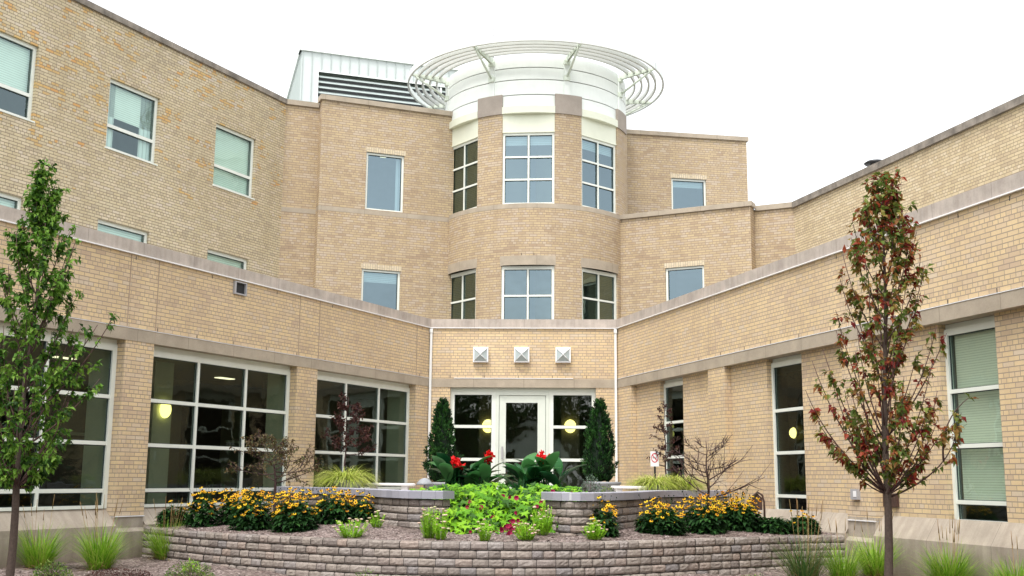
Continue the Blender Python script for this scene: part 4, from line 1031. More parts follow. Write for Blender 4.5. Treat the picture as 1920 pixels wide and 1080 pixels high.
pear('pear_tree', (-5.48, 12.5, .02), (-5.42, 12.5, 4.86), [(1.35, .42, .30), (1.75, .72, .60), (2.3, .80, .72), (2.9, .66, .55), (3.4, .58, .44), (3.9, .50, .45), (4.25, .28, .22), (4.6, .17, .17), (4.86, .10, .12)],
     66, 7000, .074, 'leaf_pear', 81, 'slender green leaved tree at the left edge', extra=[((-5.42, 12.5, 2.0), (-4.47, 12.4, 3.20), (-4.8, 12.4, 2.45)), ((-5.42, 12.5, 2.1), (-4.62, 12.3, 3.05), (-4.85, 12.3, 2.6)), ((-5.42, 12.5, 1.7), (-4.55, 12.3, 2.45), (-4.9, 12.3, 1.95)), ((-5.42, 12.5, 2.9), (-4.97, 12.4, 4.05), (-5.15, 12.4, 3.3))], r0=.052, dens_top=650, start=1.25)
pear('pear_tree', (4.22, 12.8, .02), (4.40, 12.8, 4.98), [(1.55, .52, .38), (1.9, .76, .66), (2.4, .84, .76), (2.9, .72, .62), (3.5, .58, .56), (4.0, .54, .46), (4.35, .48, .40), (4.6, .30, .22), (4.98, .08, .10)],
     62, 4100, .088, 'leaf_red', 82, 'slender red leaved tree on the right, before the right wing', extra=[((4.28, 12.8, 1.25), (3.36, 12.7, 2.42), (3.6, 12.7, 1.75)), ((4.28, 12.8, 1.30), (3.45, 12.7, 2.75), (3.75, 12.7, 1.8)), ((4.28, 12.8, 1.28), (3.72, 12.6, 2.1), (3.9, 12.6, 1.5)), ((4.29, 12.8, 1.22), (5.08, 12.7, 2.05), (5.0, 12.7, 1.5)), ((4.9, 12.72, 1.62), (5.24, 12.7, 2.36), (4.86, 12.7, 2.1)), ((4.3, 12.8, 1.9), (5.05, 12.8, 3.1), (4.7, 12.8, 2.3))], r0=.055, dens_top=420, start=1.25)

def small_tree(name, base, H, spread, layers, nleaf, L, mat, bark, seed, label, cat='tree', lean=0., up=.25, zfrac=.35, sub=4, rt=.03, asym=1.):
    rng = random.Random(seed); o = empty(name, base, label, cat); base = Vector(base); tr = MB(); br = MB(); lf = MB()
    N = 9; P = [base + Vector((lean * (i / N) + .015 * math.sin(i * 1.7), .015 * math.cos(i * 2.1), H * i / N)) for i in range(N + 1)]
    limb(tr, P, rt, .005, 7)
    Q = []
    for k in range(layers):
        f = zfrac + (.97 - zfrac) * k / layers; i = int(f * N); s_ = P[i].lerp(P[min(i + 1, N)], f * N - i); q = k * 2.4 + rng.uniform(-.5, .5)
        r = spread * (1.1 - .75 * (f - zfrac) / (1 - zfrac)) * rng.uniform(.75, 1.1) * (asym if math.cos(q) > 0 else 1)
        e = s_ + Vector((r * math.cos(q), r * math.sin(q) * .8, r * up + rng.uniform(-.05, .12))); mid = s_.lerp(e, .5) + Vector((0, 0, -r * .12)) + rv(rng) * .06
        C = curve(s_, e, mid, 7); limb(br, C, .016 * (1.25 - f), .0035, 5); Q.append(C)
        for j in range(sub):
            i2 = rng.randint(2, 6); d = (C[i2 + 1] - C[i2]).normalized() if i2 < 7 else (C[7] - C[6]).normalized(); e2 = C[i2] + (d + rv(rng) * .9 + Vector((0, 0, .35))).normalized() * r * rng.uniform(.25, .55)
            D_ = curve(C[i2], e2, C[i2].lerp(e2, .5) + rv(rng) * .04, 4); limb(br, D_, .0065, .003, 4); Q.append(D_)
            e3 = D_[2] + (rv(rng) + Vector((0, 0, .3))).normalized() * r * .2; br.tube([D_[2], e3], [.0025, .0015], 3)
    for k in range(nleaf):
        C = rng.choice(Q); t = rng.uniform(.3, 1) * (len(C) - 1); i = min(int(t), len(C) - 2); p = C[i].lerp(C[i + 1], t - i) + rv(rng) * .025
        lf.leaf(p, rv(rng) + Vector((0, 0, -.2)), UPV + rv(rng) * .7, L * rng.uniform(.6, 1.3), L * rng.uniform(.4, .7), rng.random(), rng.uniform(.5, 1))
    tr.build('trunk', M[bark], o); br.build('branches', M[bark], o)
    if nleaf: lf.build('crown', M[mat], o)
small_tree('crab_apple', (-3.72, 18.0, .58), 1.42, .82, 18, 1500, .05, 'leaf_crab', 'bark_red', 91, 'wide low tree with brown withered leaves rising from the yellow flowers', up=.22, zfrac=.50, lean=-.07, rt=.034)
small_tree('bare_tree', (3.10, 17.6, .60), 1.40, .86, 15, 150, .035, 'leaf_crab', 'bark_red', 92, 'nearly bare small tree rising from the yellow flowers on the right', up=.34, zfrac=.36, rt=.032, lean=-.04, sub=8)
small_tree('purple_maple', (-3.33, 22.6, 1.0), 2.0, .52, 18, 1500, .065, 'leaf_maple', 'bark_red', 93, 'thin purple leaved maple before the window nearest the entrance', up=.15, zfrac=.42, rt=.022, lean=.02, asym=1.25)
small_tree('purple_maple', (3.14, 22.6, 1.0), 1.98, .32, 20, 620, .05, 'leaf_maple', 'bark_red', 94, 'slim purple leaved maple before the narrow window beside the sign', up=.05, zfrac=.3, rt=.022, lean=-.05)

def bes(x, y, r, h, nf, seed, label):
    h *= .95; nf = int(nf * 1.0)
    rng = random.Random(seed); z0 = bedz(x, y) - .01; o = empty('coneflower_clump', (x, y, z0), label, 'flowering plant', 'yellow coneflower clumps in the raised bed')
    lf = MB(); st = MB(); pe = MB(); co = MB(); FL = []
    for k in range(int(1150 * (r / .35) ** 1.6)):
        q = rng.uniform(0, 2 * PI); t = rng.random(); rr = r * .88 * math.sqrt(rng.random())
        p = Vector((x + rr * math.cos(q), y + rr * math.sin(q), z0 + t * h * .76 * math.sqrt(max(.12, 1 - (rr / r) ** 2))))
        d = Vector((math.cos(q), math.sin(q), rng.uniform(-.2, .7))) + rv(rng) * .5
        lf.leaf(p, d, UPV, rng.uniform(.075, .13), rng.uniform(.05, .075), rng.random() * (.4 + .6 * rng.random()), rng.uniform(.5, 1), .15, .35)
    for k in range(nf):
        q = rng.uniform(0, 2 * PI); rr = r * 1.02 * math.sqrt(rng.random()); hz = h * rng.uniform(.42, 1.12) * (1 - .16 * (rr / r) ** 2)
        p = Vector((x + rr * math.cos(q), y + rr * math.sin(q), z0 + hz)); b = Vector((x + rr * .6 * math.cos(q), y + rr * .6 * math.sin(q), z0 + hz * .4))
        st.tube([b, p], .0022, 3, (rng.random(), 1))
        nn = (UPV + Vector((math.cos(q) * .3, math.sin(q) * .3 - .45, 0)) + rv(rng) * .35).normalized(); a = nn.orthogonal().normalized(); c_ = nn.cross(a); R2 = rng.uniform(.030, .043)
        if k < 100: pe_ = MB(); co_ = MB(); FL.append((pe_, co_))
        else: pe_, co_ = pe, co
        npet = 9; u_ = rng.random(); R2 *= rng.uniform(.8, 1)
        for i in range(npet):
            w = 2 * PI * i / npet; dd = a * math.cos(w) + c_ * math.sin(w); s_ = nn.cross(dd)
            pe_.face([p + dd * .006 - s_ * .004, p + dd * R2 * .6 - s_ * .009 - nn * .003, p + dd * R2 - nn * .012, p + dd * R2 * .6 + s_ * .009 - nn * .003, p + dd * .006 + s_ * .004], [(u_, 1)] * 5)
        co_.tube([p - nn * .002, p + nn * .007, p + nn * .013], [.013, .012, .004], 6)
    for k in range(int(nf * .22)):
        q = rng.uniform(0, 2 * PI); rr = r * math.sqrt(rng.random()); p = Vector((x + rr * math.cos(q), y + rr * math.sin(q), z0 + h * rng.uniform(.9, 1.2))); st.tube([Vector((x, y, z0)), p], .002, 3, (.3, 1)); st.tube([p, p + Vector((0, 0, .014))], [.010, .006], 5, (0, 0))
    lf.build('foliage', M['leaf_bes'], o); st.build('stems', M['leaf_bes'], o); 
    for a_, b_ in FL: f_ = a_.build('blossom', M['petal_y'], o); b_.build('flower_cone', M['cone'], f_)
    if pe.v: tag(pe.build('blossoms', M['petal_y'], o), kind='stuff'); tag(co.build('flower_cones', M['cone'], o), kind='stuff')
for i, a in enumerate([(-5.5, 18.6, .26, .42, 16, 'leftmost coneflower clump, mostly dark leaves with few flowers'),
    (-4.92, 18.15, .23, .62, 52, 'tall narrow coneflower clump, second from the left'),
    (-4.50, 18.5, .26, .58, 55, 'coneflower clump just left of the withered tree, set back'),
    (-3.95, 17.4, .33, .62, 120, 'large coneflower clump in front left of the withered tree'),
    (-3.22, 17.0, .34, .62, 130, 'large coneflower clump in front right of the withered tree'),
    (-2.76, 17.75, .31, .54, 90, 'coneflower clump before the left end of the grey capped wall'),
    (-2.38, 17.9, .24, .47, 50, 'rightmost coneflower clump of the left group, against the block wall'),
    (1.34, 16.25, .20, .54, 42, 'small sparse coneflower clump against the right terrace wall'),
    (2.24, 16.85, .36, .50, 105, 'leftmost coneflower clump of the right group'),
    (2.98, 17.45, .34, .56, 105, 'coneflower clump at the foot of the bare small tree'),
    (3.58, 18.0, .40, .60, 130, 'tallest coneflower clump of the right group, beside the rusty ornament'),
    (4.12, 17.9, .26, .34, 4, 'low leafy coneflower clump with hardly a flower'),
    (4.62, 18.0, .27, .36, 14, 'rightmost coneflower clump beside the right wing wall')]): bes(*a[:5], 100 + i, a[5])

def sedum(x, y, r, h, nh, seed, label):
    r *= 1.2; h *= 1.28; nh = int(nh * 1.3)
    rng = random.Random(seed); z0 = bedz(x, y) - .01; o = empty('sedum', (x, y, z0), label, 'perennial plant', 'pale pink sedums behind the curved wall'); lf = MB(); hd = MB()
    for k in range(nh * 3):
        q = rng.uniform(0, 2 * PI); rr = r * math.sqrt(rng.random()); hh = h * rng.uniform(.45, 1) * (1 - .3 * rr / r); b = Vector((x + rr * .45 * math.cos(q), y + rr * .45 * math.sin(q), z0)); e = Vector((x + rr * math.cos(q), y + rr * math.sin(q), z0 + hh))
        lf.tube([b, e], .003, 3, (.5, 1))
        for j in range(17):
            t = rng.uniform(.1, 1); w = rng.uniform(0, 2 * PI); p = b.lerp(e, t); lf.leaf(p, Vector((math.cos(w), math.sin(w), rng.uniform(.2, 1))), UPV, rng.uniform(.028, .045), .018, rng.random(), rng.uniform(.6, 1), .2, .1)
        if k < nh:
            hd.mark(); R2 = rng.uniform(.018, .03); u_ = rng.random()
            hd.lathe(e, [(R2 * .4, -.008), (R2, 0), (R2 * .9, .008), (R2 * .3, .014)], 7, (u_, 1)); 
            for j in range(6): w = rng.uniform(0, 2 * PI); hd.lathe(e + Vector((R2 * .7 * math.cos(w), R2 * .7 * math.sin(w), .006)), [(.007, -.004), (.006, .006)], 5, (rng.random(), 1))
    lf.build('foliage', M['leaf_sedum'], o); build_each(hd, 'flower_head', M['sedum_head'], o)
for i, a in enumerate([(-2.2, 15.75, .21, .26, 16, 'wide bright sedum, leftmost, before the left flower group'), (-1.98, 16.9, .10, .22, 6, 'small sedum set back beside the leftmost one'),
    (-1.10, 15.5, .12, .42, 14, 'tall sedum, first to the right of centre left gap'), (-.93, 15.35, .11, .36, 10, 'tall sedum touching the vine on its left side'),
    (-.34, 15.35, .12, .26, 9, 'short sedum in front of the crimson petunias'), (.22, 15.4, .15, .24, 14, 'flat topped sedum before the right part of the vine'),
    (.46, 15.9, .14, .42, 12, 'tall sedum before the corner of the right terrace wall'), (1.16, 15.65, .15, .26, 14, 'flat topped sedum, rightmost, before the right terrace wall')]): sedum(*a[:5], 140 + i, a[5])

# chartreuse vine mound with petunias
rng = random.Random(160)
def vz(x, y):
    t = min(1, max(0, (y - 16.2) / 1.5))
    return .66 + .60 * math.sin(t * PI / 2) ** .8 + .09 * math.sin(x * 6.2 + y * 3) * math.sin(y * 5 - x * 2.3) - .04
o = empty('sweet_potato_vine', (-.15, 16.8, .6), 'bright yellow green vine spilling down between the two terrace walls', 'vine'); mb = MB(); st = MB()
def vleaf(mb, p, d, nn, L, rnd):
    d = d.normalized(); s_ = d.cross(nn).normalized(); nn = s_.cross(d)
    pts = [p, p + s_ * L * .5 - d * L * .15, p + s_ * L * .34 + d * L * .22, p + s_ * L * .5 + d * L * .42 - nn * L * .08, p + s_ * L * .16 + d * L * .5, p + d * L - nn * L * .22]
    mir = [p - s_ * L * .5 - d * L * .15, p - s_ * L * .34 + d * L * .22, p - s_ * L * .5 + d * L * .42 - nn * L * .08, p - s_ * L * .16 + d * L * .5]
    c_ = p + d * L * .3 - nn * L * .07
    sh = rng.uniform(0., 1.); i = len(mb.v); ring_ = [pts[0], pts[1], pts[2], pts[3], pts[4], pts[5], mir[3], mir[2], mir[1], mir[0]]; mb.v += [tuple(q) for q in ring_ + [c_]]  # random darkening per leaf paints in the shaded gaps of the mound
    for k in range(10): mb.f.append((i + k, i + (k + 1) % 10, i + 10)); mb.uv += [(rnd, sh)] * 3; mb.sm.append(False)
for k in range(1350):
    u_ = rng.random(); y = 16.05 + u_ ** .75 * 1.9; hw0, hw1 = .80, 1.35; t = (y - 16.05) / 1.9; x = -.14 + rng.uniform(-1, 1) * (hw0 + (hw1 - hw0) * t)
    z = vz(x, y) + rng.uniform(-.16, .05) - .12 * (abs(x + .14) / 1.3) ** 3; y += rng.uniform(-.05, .14)
    out = Vector((x * .25 + rng.uniform(-.5, .5), -1 + t * .3, -.45 + rng.uniform(-.25, .35)))
    vleaf(mb, Vector((x, y, z)), out, Vector((0, -.6, .85)) + rv(rng) * .55, rng.uniform(.10, .17), rng.random())
for k in range(420):
    x = rng.uniform(.35, 1.15) * rng.choice((-1.28, 1)); vleaf(mb, Vector((x - .05, rng.uniform(17.15, 18.1), rng.uniform(1.08, 1.30) - .09 * max(0, abs(x) - .8))), Vector((rng.uniform(-.6, .6), -1, -.2)), Vector((0, -.4, .9)) + rv(rng) * .3, rng.uniform(.08, .12), rng.random())
mb.build('foliage', M['leaf_vine'], o)
for k in range(40): x = rng.uniform(-1, .8); st.tube(curve((x * .7, 17.6, 1.0), (x, 16.4, .62), (x * .9, 16.7, .95), 6), .006, 4)
st.build('stems', M['leaf_bes'], o)
o = empty('petunia', (0.0, 16.3, .7), 'crimson petunias scattered through the yellow green vine', 'flowering plant'); mb = MB(); lf = MB()
spots = [(rng.gauss(.06, .13), rng.uniform(16.0, 16.45), None) for _ in range(34)] + [(rng.uniform(-1.0, .8), rng.uniform(16.1, 17.6), None) for _ in range(20)] + [(rng.uniform(.6, 1.05), 17.3, None) for _ in range(4)]
for x, y, _ in spots:
    z = vz(x, y) + rng.uniform(-.12, .06) - (.12 * (abs(x + .14) / 1.3) ** 3); p = Vector((x, y - .13, z)); nn = Vector((rng.uniform(-.4, .4), -1, rng.uniform(.0, .7))).normalized(); a = nn.orthogonal().normalized(); c_ = nn.cross(a); R2 = rng.uniform(.028, .042)
    mb.mark(); u_ = rng.random(); rim = [p + (a * math.cos(2 * PI * i / 10) + c_ * math.sin(2 * PI * i / 10)) * R2 * (1 if i % 2 else .85) for i in range(10)]
    for i in range(10): mb.face([p - nn * .02, rim[i], rim[(i + 1) % 10]], [(u_, 1)] * 3)
    lf.mark(); lf.tube([p - nn * .02, p - nn * .12 - Vector((0, 0, .06))], .004, 4)
build_each(mb, 'blossom', M['petal_m'], o); build_each(lf, 'stem', M['leaf_bes'], o)

def canna(x, y, z0, n, hts, blooms, seed, label):
    rng = random.Random(seed); o = empty('canna', (x, y, z0), label, 'canna lily', 'canna lilies before the entrance door'); lf = MB(); st = MB(); fl = MB()
    for k in range(n):
        q = k * 2.4 + rng.uniform(-.3, .3); px = x + rng.uniform(-.40, .40); py = y + rng.uniform(-.14, .14); zb = z0 + rng.uniform(.14, .46)
        L = rng.uniform(.46, .66); W = L * rng.uniform(.34, .44); t = rng.uniform(.1, .8); d = Vector((math.sin(t) * math.cos(q), math.sin(t) * math.sin(q) * .7, math.cos(t))); p = Vector((px, py, zb)); h = Vector((math.cos(q), math.sin(q) * .7, 0)).normalized(); sd = d.cross(Vector((-h.y, h.x, 0))).normalized()
        sdv = Vector((-h.y, h.x, 0)); V = []; F = []; N = 7
        st.tube([(px, py, z0 - .05), p], .012, 5)
        for i in range(N + 1):
            s_ = i / N; w = W * math.sin(PI * min(.985, s_ * .93 + .045)) ** .8 / 2; nn = sdv.cross(d).normalized()
            V += [p - sdv * w + nn * w * .28, p, p + sdv * w + nn * w * .28]
            d = (d + h * .13 + Vector((0, 0, -.10 * (.5 + s_ * 2)))).normalized(); p = p + d * L / N
        for i in range(N): F += [(3 * i, 3 * i + 1, 3 * i + 4, 3 * i + 3), (3 * i + 1, 3 * i + 2, 3 * i + 5, 3 * i + 4)]
        lf.mesh(V, F, (rng.random() ** 1.3, rng.uniform(.6, 1)), True)
    for bx, by, bz in blooms:
        st.tube(curve((bx * .9 + x * .1, by, z0 + .1), (bx, by, bz), (bx, by, bz - .2), 4), .007, 5)
        for k in range(36):
            p = Vector((bx, by, bz)) + Vector((rng.gauss(0, .030), rng.gauss(0, .025), rng.gauss(0, .028))); fl.leaf(p, rv(rng) + Vector((0, 0, .2)), rv(rng), rng.uniform(.05, .085), .06, rng.random(), 1, .3, .4)
    lf.build('leaves', M['leaf_canna'], o); st.build('stems', M['leaf_canna'], o); fl.build('blossom', M['petal_r'], o)
canna(-.72, 19.0, 1.02, 40, None, [(-.37, 18.95, 1.79), (-.36, 18.95, 1.72), (-.86, 18.8, 1.60), (-.93, 18.8, 1.66)], 171, 'canna clump with two red blooms, left of the door centre')
canna(.50, 19.0, 1.02, 38, None, [(.52, 18.9, 1.75), (.56, 18.9, 1.72)], 172, 'canna clump with one red bloom, right of the door centre')

def shrublet(name, x, y, z, r, h, n, L, mat, seed, label, cat='shrub', group=None, extra=None):
    rng = random.Random(seed); o = empty(name, (x, y, z), label, cat, group); lf = MB(); st = MB()
    for k in range(n):
        q = rng.uniform(0, 2 * PI); rr = r * math.sqrt(rng.random()); t = rng.random() ** .8; p = Vector((x + rr * math.cos(q), y + rr * math.sin(q), z + h * t * math.sqrt(max(.05, 1 - (rr / r) ** 2))))
        lf.leaf(p, Vector((math.cos(q), math.sin(q), 1)) + rv(rng), rv(rng) + UPV, L * rng.uniform(.6, 1.3), L * .5, rng.random(), rng.uniform(.5, 1))
        if k % 12 == 0: st.tube([(x, y, z - .02), p], .003, 3)
    lf.build('foliage', M[mat], o); st.build('stems', M['twig'], o)
    if extra:
        f = MB()
        for k in range(extra): f.lathe((x + rng.uniform(-r, r), y - r * .8, z + rng.uniform(.03, h * .6)), [(.02, 0), (.028, .01), (.01, .02)], 7, (rng.random(), 1))
        f.build('blossom', M['petal_m'], o)
shrublet('grey_shrub', 1.42, 20.0, 1.0, .22, .48, 650, .04, 'grey_leaf', 181, 'grey green leafy plant at the foot of the right conifer')
shrublet('petunia', 1.72, 19.9, 1.0, .16, .30, 220, .04, 'low_green', 182, 'small plant with crimson flowers beside the grey green plant', 'flowering plant', extra=9)
shrublet('low_shrub', -5.98, 14.95, .04, .26, .24, 700, .035, 'low_green', 183, 'low dark shrub at the bottom left corner, near the green tree trunk', group='low plants in the front mulch')
shrublet('low_shrub', -4.22, 15.1, .05, .32, .24, 900, .030, 'low_green', 184, 'low rounded green plant in the mulch at the lower left', group='low plants in the front mulch')
shrublet('low_shrub', -4.45, 16.0, .06, .12, .18, 200, .035, 'leaf_sedum', 185, 'tiny yellow green plant close to the curved wall on the left', group='low plants in the front mulch')
shrublet('low_shrub', -1.85, 14.75, .03, .18, .20, 200, .03, 'low_green', 186, 'small low plant at the bottom edge before the curved wall', group='low plants in the front mulch')
shrublet('low_shrub', 3.2, 15.0, .04, .20, .17, 230, .03, 'low_green', 187, 'low plant at the bottom edge on the right, before the curved wall', group='low plants in the front mulch')
shrublet('heather', -5.15, 15.1, .05, .42, .14, 800, .028, 'leaf_maple', 188, 'low purple brown ground plant between the two green ones at lower left', group='low plants in the front mulch')

# sign, lantern, benches, ornament, post
o = empty('sign', (2.9, 22.6, 1.0), 'no smoking sign on a short black post beside the golden grass', 'sign')
mb = MB(); mb.box(lambda a, z, d: Vector((2.9 + a, 22.6 + d, z)), -.02, .02, 1.0, 1.72, .0, .02); mb.build('post', M['black'], o)
SG = lambda a, z, d=0.: Vector((2.895 + a, 22.59 + d, z))
mb = MB(); mb.box(SG, -.085, .085, 1.655, 1.955, -.01, 0); mb.build('sign_panel', M['sign_white'], o)
mb = MB()
for k in range(24):
    a0, a1 = 2 * PI * k / 24, 2 * PI * (k + 1) / 24; c_ = lambda r, a: SG(r * .072 * math.cos(a), 1.825 + r * .095 * math.sin(a), -.013)
    mb.face([c_(1, a0), c_(1, a1), c_(.80, a1), c_(.80, a0)])
mb.face([SG(-.055, 1.88, -.0135), SG(-.045, 1.893, -.0135), SG(.055, 1.77, -.0135), SG(.045, 1.757, -.0135)]); mb.build('prohibition_ring', M['sign_red'], o)
mb = MB(); mb.box(SG, -.04, .032, 1.818, 1.832, -.0125, -.011); mb.box(SG, .034, .042, 1.818, 1.832, -.0125, -.011); mb.face([SG(.03, 1.84, -.0122), SG(.036, 1.84, -.0122), SG(.044, 1.868, -.0122), SG(.036, 1.872, -.0122)]); mb.build('cigarette_symbol', M['black'], o)
o = empty('path_light', (-1.52, 20., 1.0), 'grey dome path light on the terrace left of the cannas', 'path light')
mb = MB(); mb.tube([(-1.52, 20., 1.0), (-1.52, 20., 1.28)], .018, 8); mb.build('post', M['greybox'], o)
mb = MB(); mb.lathe((-1.52, 20., 1.27), [(.15, 0), (.14, .03), (.09, .09), (.02, .12)], 18); mb.build('lamp_cover', M['pot'], o)
def bench(x0, x1, y, z, label):
    o = empty('bench', ((x0 + x1) / 2, y, 1.0), label, 'bench', 'pale stone benches on the terrace'); mb = MB(); cx = (x0 + x1) / 2; L = (x1 - x0) / 2; V = []
    for zz, k in ((z - .05, .94), (z - .04, 1), (z - .01, 1), (z, .95)):
        for i in range(28): q = 2 * PI * i / 28; V.append((cx + L * k * math.copysign(abs(math.cos(q)) ** .55, math.cos(q)), y + .22 * k * math.copysign(abs(math.sin(q)) ** .8, math.sin(q)), zz))
    F = [(j * 28 + i, j * 28 + (i + 1) % 28, (j + 1) * 28 + (i + 1) % 28, (j + 1) * 28 + i) for j in range(3) for i in range(28)] + [tuple(range(28))[::-1], tuple(range(84, 112))]
    mb.mesh(V, F, smooth=False); mb.build('seat', M['bench'], o)
    for xx in (cx - L * .6, cx + L * .6): mb = MB(); mb.box(lambda a, z_, d: Vector((xx + a, y + d, z_)), -.06, .06, 1.0, z - .05, -.15, .15); mb.build('leg', M['bench'], o)
bench(-2.85, -1.84, 21.9, 1.285, 'pale slab bench behind the left terrace wall')
bench(1.86, 2.56, 20.9, 1.275, 'pale slab bench behind the right terrace wall')
o = empty('garden_ornament', (4.22, 19.2, .62), 'dark rusty arch shaped metal ornament behind the right yellow flowers', 'garden ornament'); mb = MB()
mb.tube([(4.10, 19.2, .62), (4.10, 19.2, 1.02), (4.13, 19.2, 1.14), (4.20, 19.2, 1.20), (4.28, 19.2, 1.15), (4.31, 19.2, 1.03), (4.31, 19.2, .62)], .018, 7); mb.build('hoop', M['brownmetal'], o)
mb = MB(); mb.face([(4.11, 19.21, .9), (4.28, 19.21, .9), (4.28, 19.21, 1.1), (4.2, 19.21, 1.18), (4.12, 19.21, 1.1)]); mb.face([(4.11, 19.22, .9), (4.28, 19.22, .9), (4.28, 19.22, 1.1), (4.2, 19.22, 1.18), (4.12, 19.22, 1.1)]); mb.build('panel', M['brownmetal'], o)
o = MB(); o.tube([(-6.42, 19.2, .05), (-6.42, 19.2, .30)], .035, 10); tag(o.build('pipe_stub', M['black'], None, origin=(-6.42, 19.2, .05)), 'short black pipe stub at the foot of the left wing pillar', 'pipe')

# broad trees behind the photographer: what the ground-floor glass mirrors
rng = random.Random(200)
lf = MB(); tr = MB(); limb(tr, [(0, 0, -.1), (.1, 0, 2), (0, .1, 4.5), (.1, 0, 7)], .28, .05, 8)
for k in range(9):
    q = k * 2.4; limb(tr, curve((0, 0, 2 + k * .4), (2.2 * math.cos(q), 2.2 * math.sin(q), 4 + k * .45), (.9 * math.cos(q), .9 * math.sin(q), 3.4 + k * .3)), .08, .02, 5)
cl = [(rng.uniform(-2.6, 2.6), rng.uniform(-2.2, 2.2), rng.uniform(1.6, 8.2), rng.uniform(.9, 1.7)) for _ in range(26)]
for k in range(3600):
    x, y, z, r = rng.choice(cl); p = Vector((x, y, z)) + rv(rng).normalized() * r * rng.random() ** .4; lf.leaf(p, rv(rng), rv(rng), rng.uniform(.3, .5), .28, rng.random() * .7, rng.uniform(.5, 1))
src = None
kinds = ['tallest', 'second', 'third', 'fourth', 'fifth', 'sixth', 'seventh', 'eighth', 'ninth']
for i, (x, y, s_) in enumerate([(-24, -16, 1.1), (-19, -19, 1.), (-14, -17, 1.15), (-9, -20, 1.), (-4, -18, 1.1), (1.5, -20, 1.05), (7, -18, 1.1), (12.5, -20, 1.), (18, -17, 1.15), (24, -18, 1.05)]):
    o = empty('broadleaf_tree', (x, y, -.06), 'broad green tree across the lawn behind the photographer, mirrored in the glass', 'tree', 'trees behind the photographer')
    if src is None:
        a_ = tr.build('trunk', M['bark'], None, origin=(0, 0, 0)); b_ = lf.build('crown', M['leaf_bes'], None, origin=(0, 0, 0)); src = (a_, b_)
    else: a_, b_ = src[0].copy(), src[1].copy(); COL.objects.link(a_); COL.objects.link(b_)
    a_.parent = o; b_.parent = o; o.scale = (s_, s_, s_); o.rotation_euler = (0, 0, i * 1.3)

o = empty('house', (-1.9, -15.5, -.06), 'small white gabled house behind the photographer, mirrored in the door glass', 'house')
mb = MB(); x0, x1, y0, y1 = -3.7, -.1, -17.5, -13.6
for q in ([(x0, y1), (x1, y1)], [(x1, y1), (x1, y0)], [(x1, y0), (x0, y0)], [(x0, y0), (x0, y1)]): mb.face([(*q[0], -.06), (*q[1], -.06), (*q[1], 3.3), (*q[0], 3.3)])
for y in (y0, y1): mb.face([(x0, y, 3.3), (x1, y, 3.3), ((x0 + x1) / 2, y, 4.5)])
mb.build('wall', M['siding'], o)
mb = MB()
for sx in (-1, 1):
    xe = (x0 + x1) / 2 + sx * 2.1; mb.mesh([((x0 + x1) / 2, y0 - .3, 4.62), ((x0 + x1) / 2, y1 + .3, 4.62), (xe, y1 + .3, 3.2), (xe, y0 - .3, 3.2), ((x0 + x1) / 2, y0 - .3, 4.52), ((x0 + x1) / 2, y1 + .3, 4.52), (xe, y1 + .3, 3.1), (xe, y0 - .3, 3.1)], [(0, 1, 2, 3), (4, 5, 6, 7), (1, 2, 6, 5), (2, 3, 7, 6), (0, 3, 7, 4)], smooth=False)
mb.build('roof', M['roof'], o)
mb = MB(); mb.face([(-1.4, y1 + .02, -.06), (-.5, y1 + .02, -.06), (-.5, y1 + .02, 2.0), (-1.4, y1 + .02, 2.0)]); mb.build('door', M['int_dark'], o)

# ------------------------------------------------------------------ light, sky, camera
W = bpy.data.worlds.new('World'); sc.world = W; W.use_nodes = True; t = W.node_tree; t.nodes.clear()
out = t.nodes.new('ShaderNodeOutputWorld'); sky = t.nodes.new('ShaderNodeTexSky'); sky.sky_type = 'NISHITA'; sky.sun_disc = False
SE, SA = 62., 205.       # sun elevation and compass direction (behind the camera, slightly left)
sky.sun_elevation = R_(SE); sky.sun_rotation = R_(SA); sky.dust_density = 4.; sky.air_density = 1.2
hs = t.nodes.new('ShaderNodeHueSaturation'); hs.inputs['Saturation'].default_value = .25; t.links.new(sky.outputs[0], hs.inputs['Color'])
bg = t.nodes.new('ShaderNodeBackground'); bg.inputs[1].default_value = .12; t.links.new(hs.outputs[0], bg.inputs[0])
bg2 = t.nodes.new('ShaderNodeBackground'); bg2.inputs[0].default_value = (.97, .985, 1, 1); bg2.inputs[1].default_value = .70
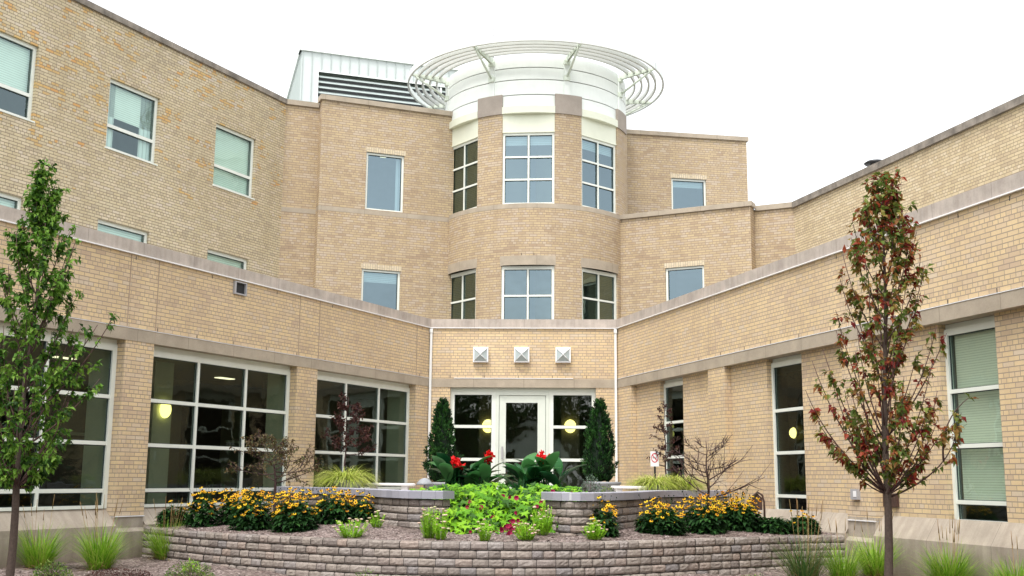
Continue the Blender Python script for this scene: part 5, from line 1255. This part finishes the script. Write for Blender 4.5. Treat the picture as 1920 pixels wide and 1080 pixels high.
tc = t.nodes.new('ShaderNodeTexCoord'); nz = t.nodes.new('ShaderNodeTexNoise'); nz.inputs['Scale'].default_value = 2.6; nz.inputs['Detail'].default_value = 5.; t.links.new(tc.outputs['Generated'], nz.inputs['Vector'])
mr = t.nodes.new('ShaderNodeMapRange'); mr.inputs[1].default_value = .35; mr.inputs[2].default_value = .65; mr.inputs[3].default_value = .52; mr.inputs[4].default_value = .86; t.links.new(nz.outputs[0], mr.inputs[0]); t.links.new(mr.outputs[0], bg2.inputs[1])
ad = t.nodes.new('ShaderNodeAddShader'); t.links.new(bg.outputs[0], ad.inputs[0]); t.links.new(bg2.outputs[0], ad.inputs[1]); t.links.new(ad.outputs[0], out.inputs[0])
L = bpy.data.lights.new('sun', 'SUN'); L.energy = 1.5; L.angle = R_(11); L.color = (1, .97, .92); lo = bpy.data.objects.new('sun', L); COL.objects.link(lo)
az = R_(SA); dv = Vector((math.sin(az) * math.cos(R_(SE)), math.cos(az) * math.cos(R_(SE)), math.sin(R_(SE))))
lo.rotation_euler = dv.to_track_quat('Z', 'Y').to_euler(); lo.location = (0, -10, 40)

cam = bpy.data.cameras.new('camera'); co = bpy.data.objects.new('camera', cam); COL.objects.link(co); sc.camera = co
cam.sensor_width = 36.; cam.lens = 2083.76 * 36 / 1920; cam.clip_end = 1000; cam.clip_start = .1
th, ro = R_(9.70877), R_(.47547)
F_ = Vector((0, math.cos(th), math.sin(th))); U0 = Vector((0, -math.sin(th), math.cos(th))); R0 = Vector((1, 0, 0))
Rr = R0 * math.cos(ro) + U0 * math.sin(ro); Uu = -R0 * math.sin(ro) + U0 * math.cos(ro)
mt = Matrix((Rr, Uu, -F_)).transposed().to_4x4(); mt.translation = (0, 0, 1.4); co.matrix_world = mt

vs = sc.view_settings; vs.view_transform = 'Standard'; vs.look = 'None'; vs.exposure = .6; vs.gamma = 1.
sc.render.engine = 'CYCLES'
sc.cycles.max_bounces = 6; sc.cycles.transparent_max_bounces = 12; sc.cycles.diffuse_bounces = 3; sc.cycles.glossy_bounces = 3
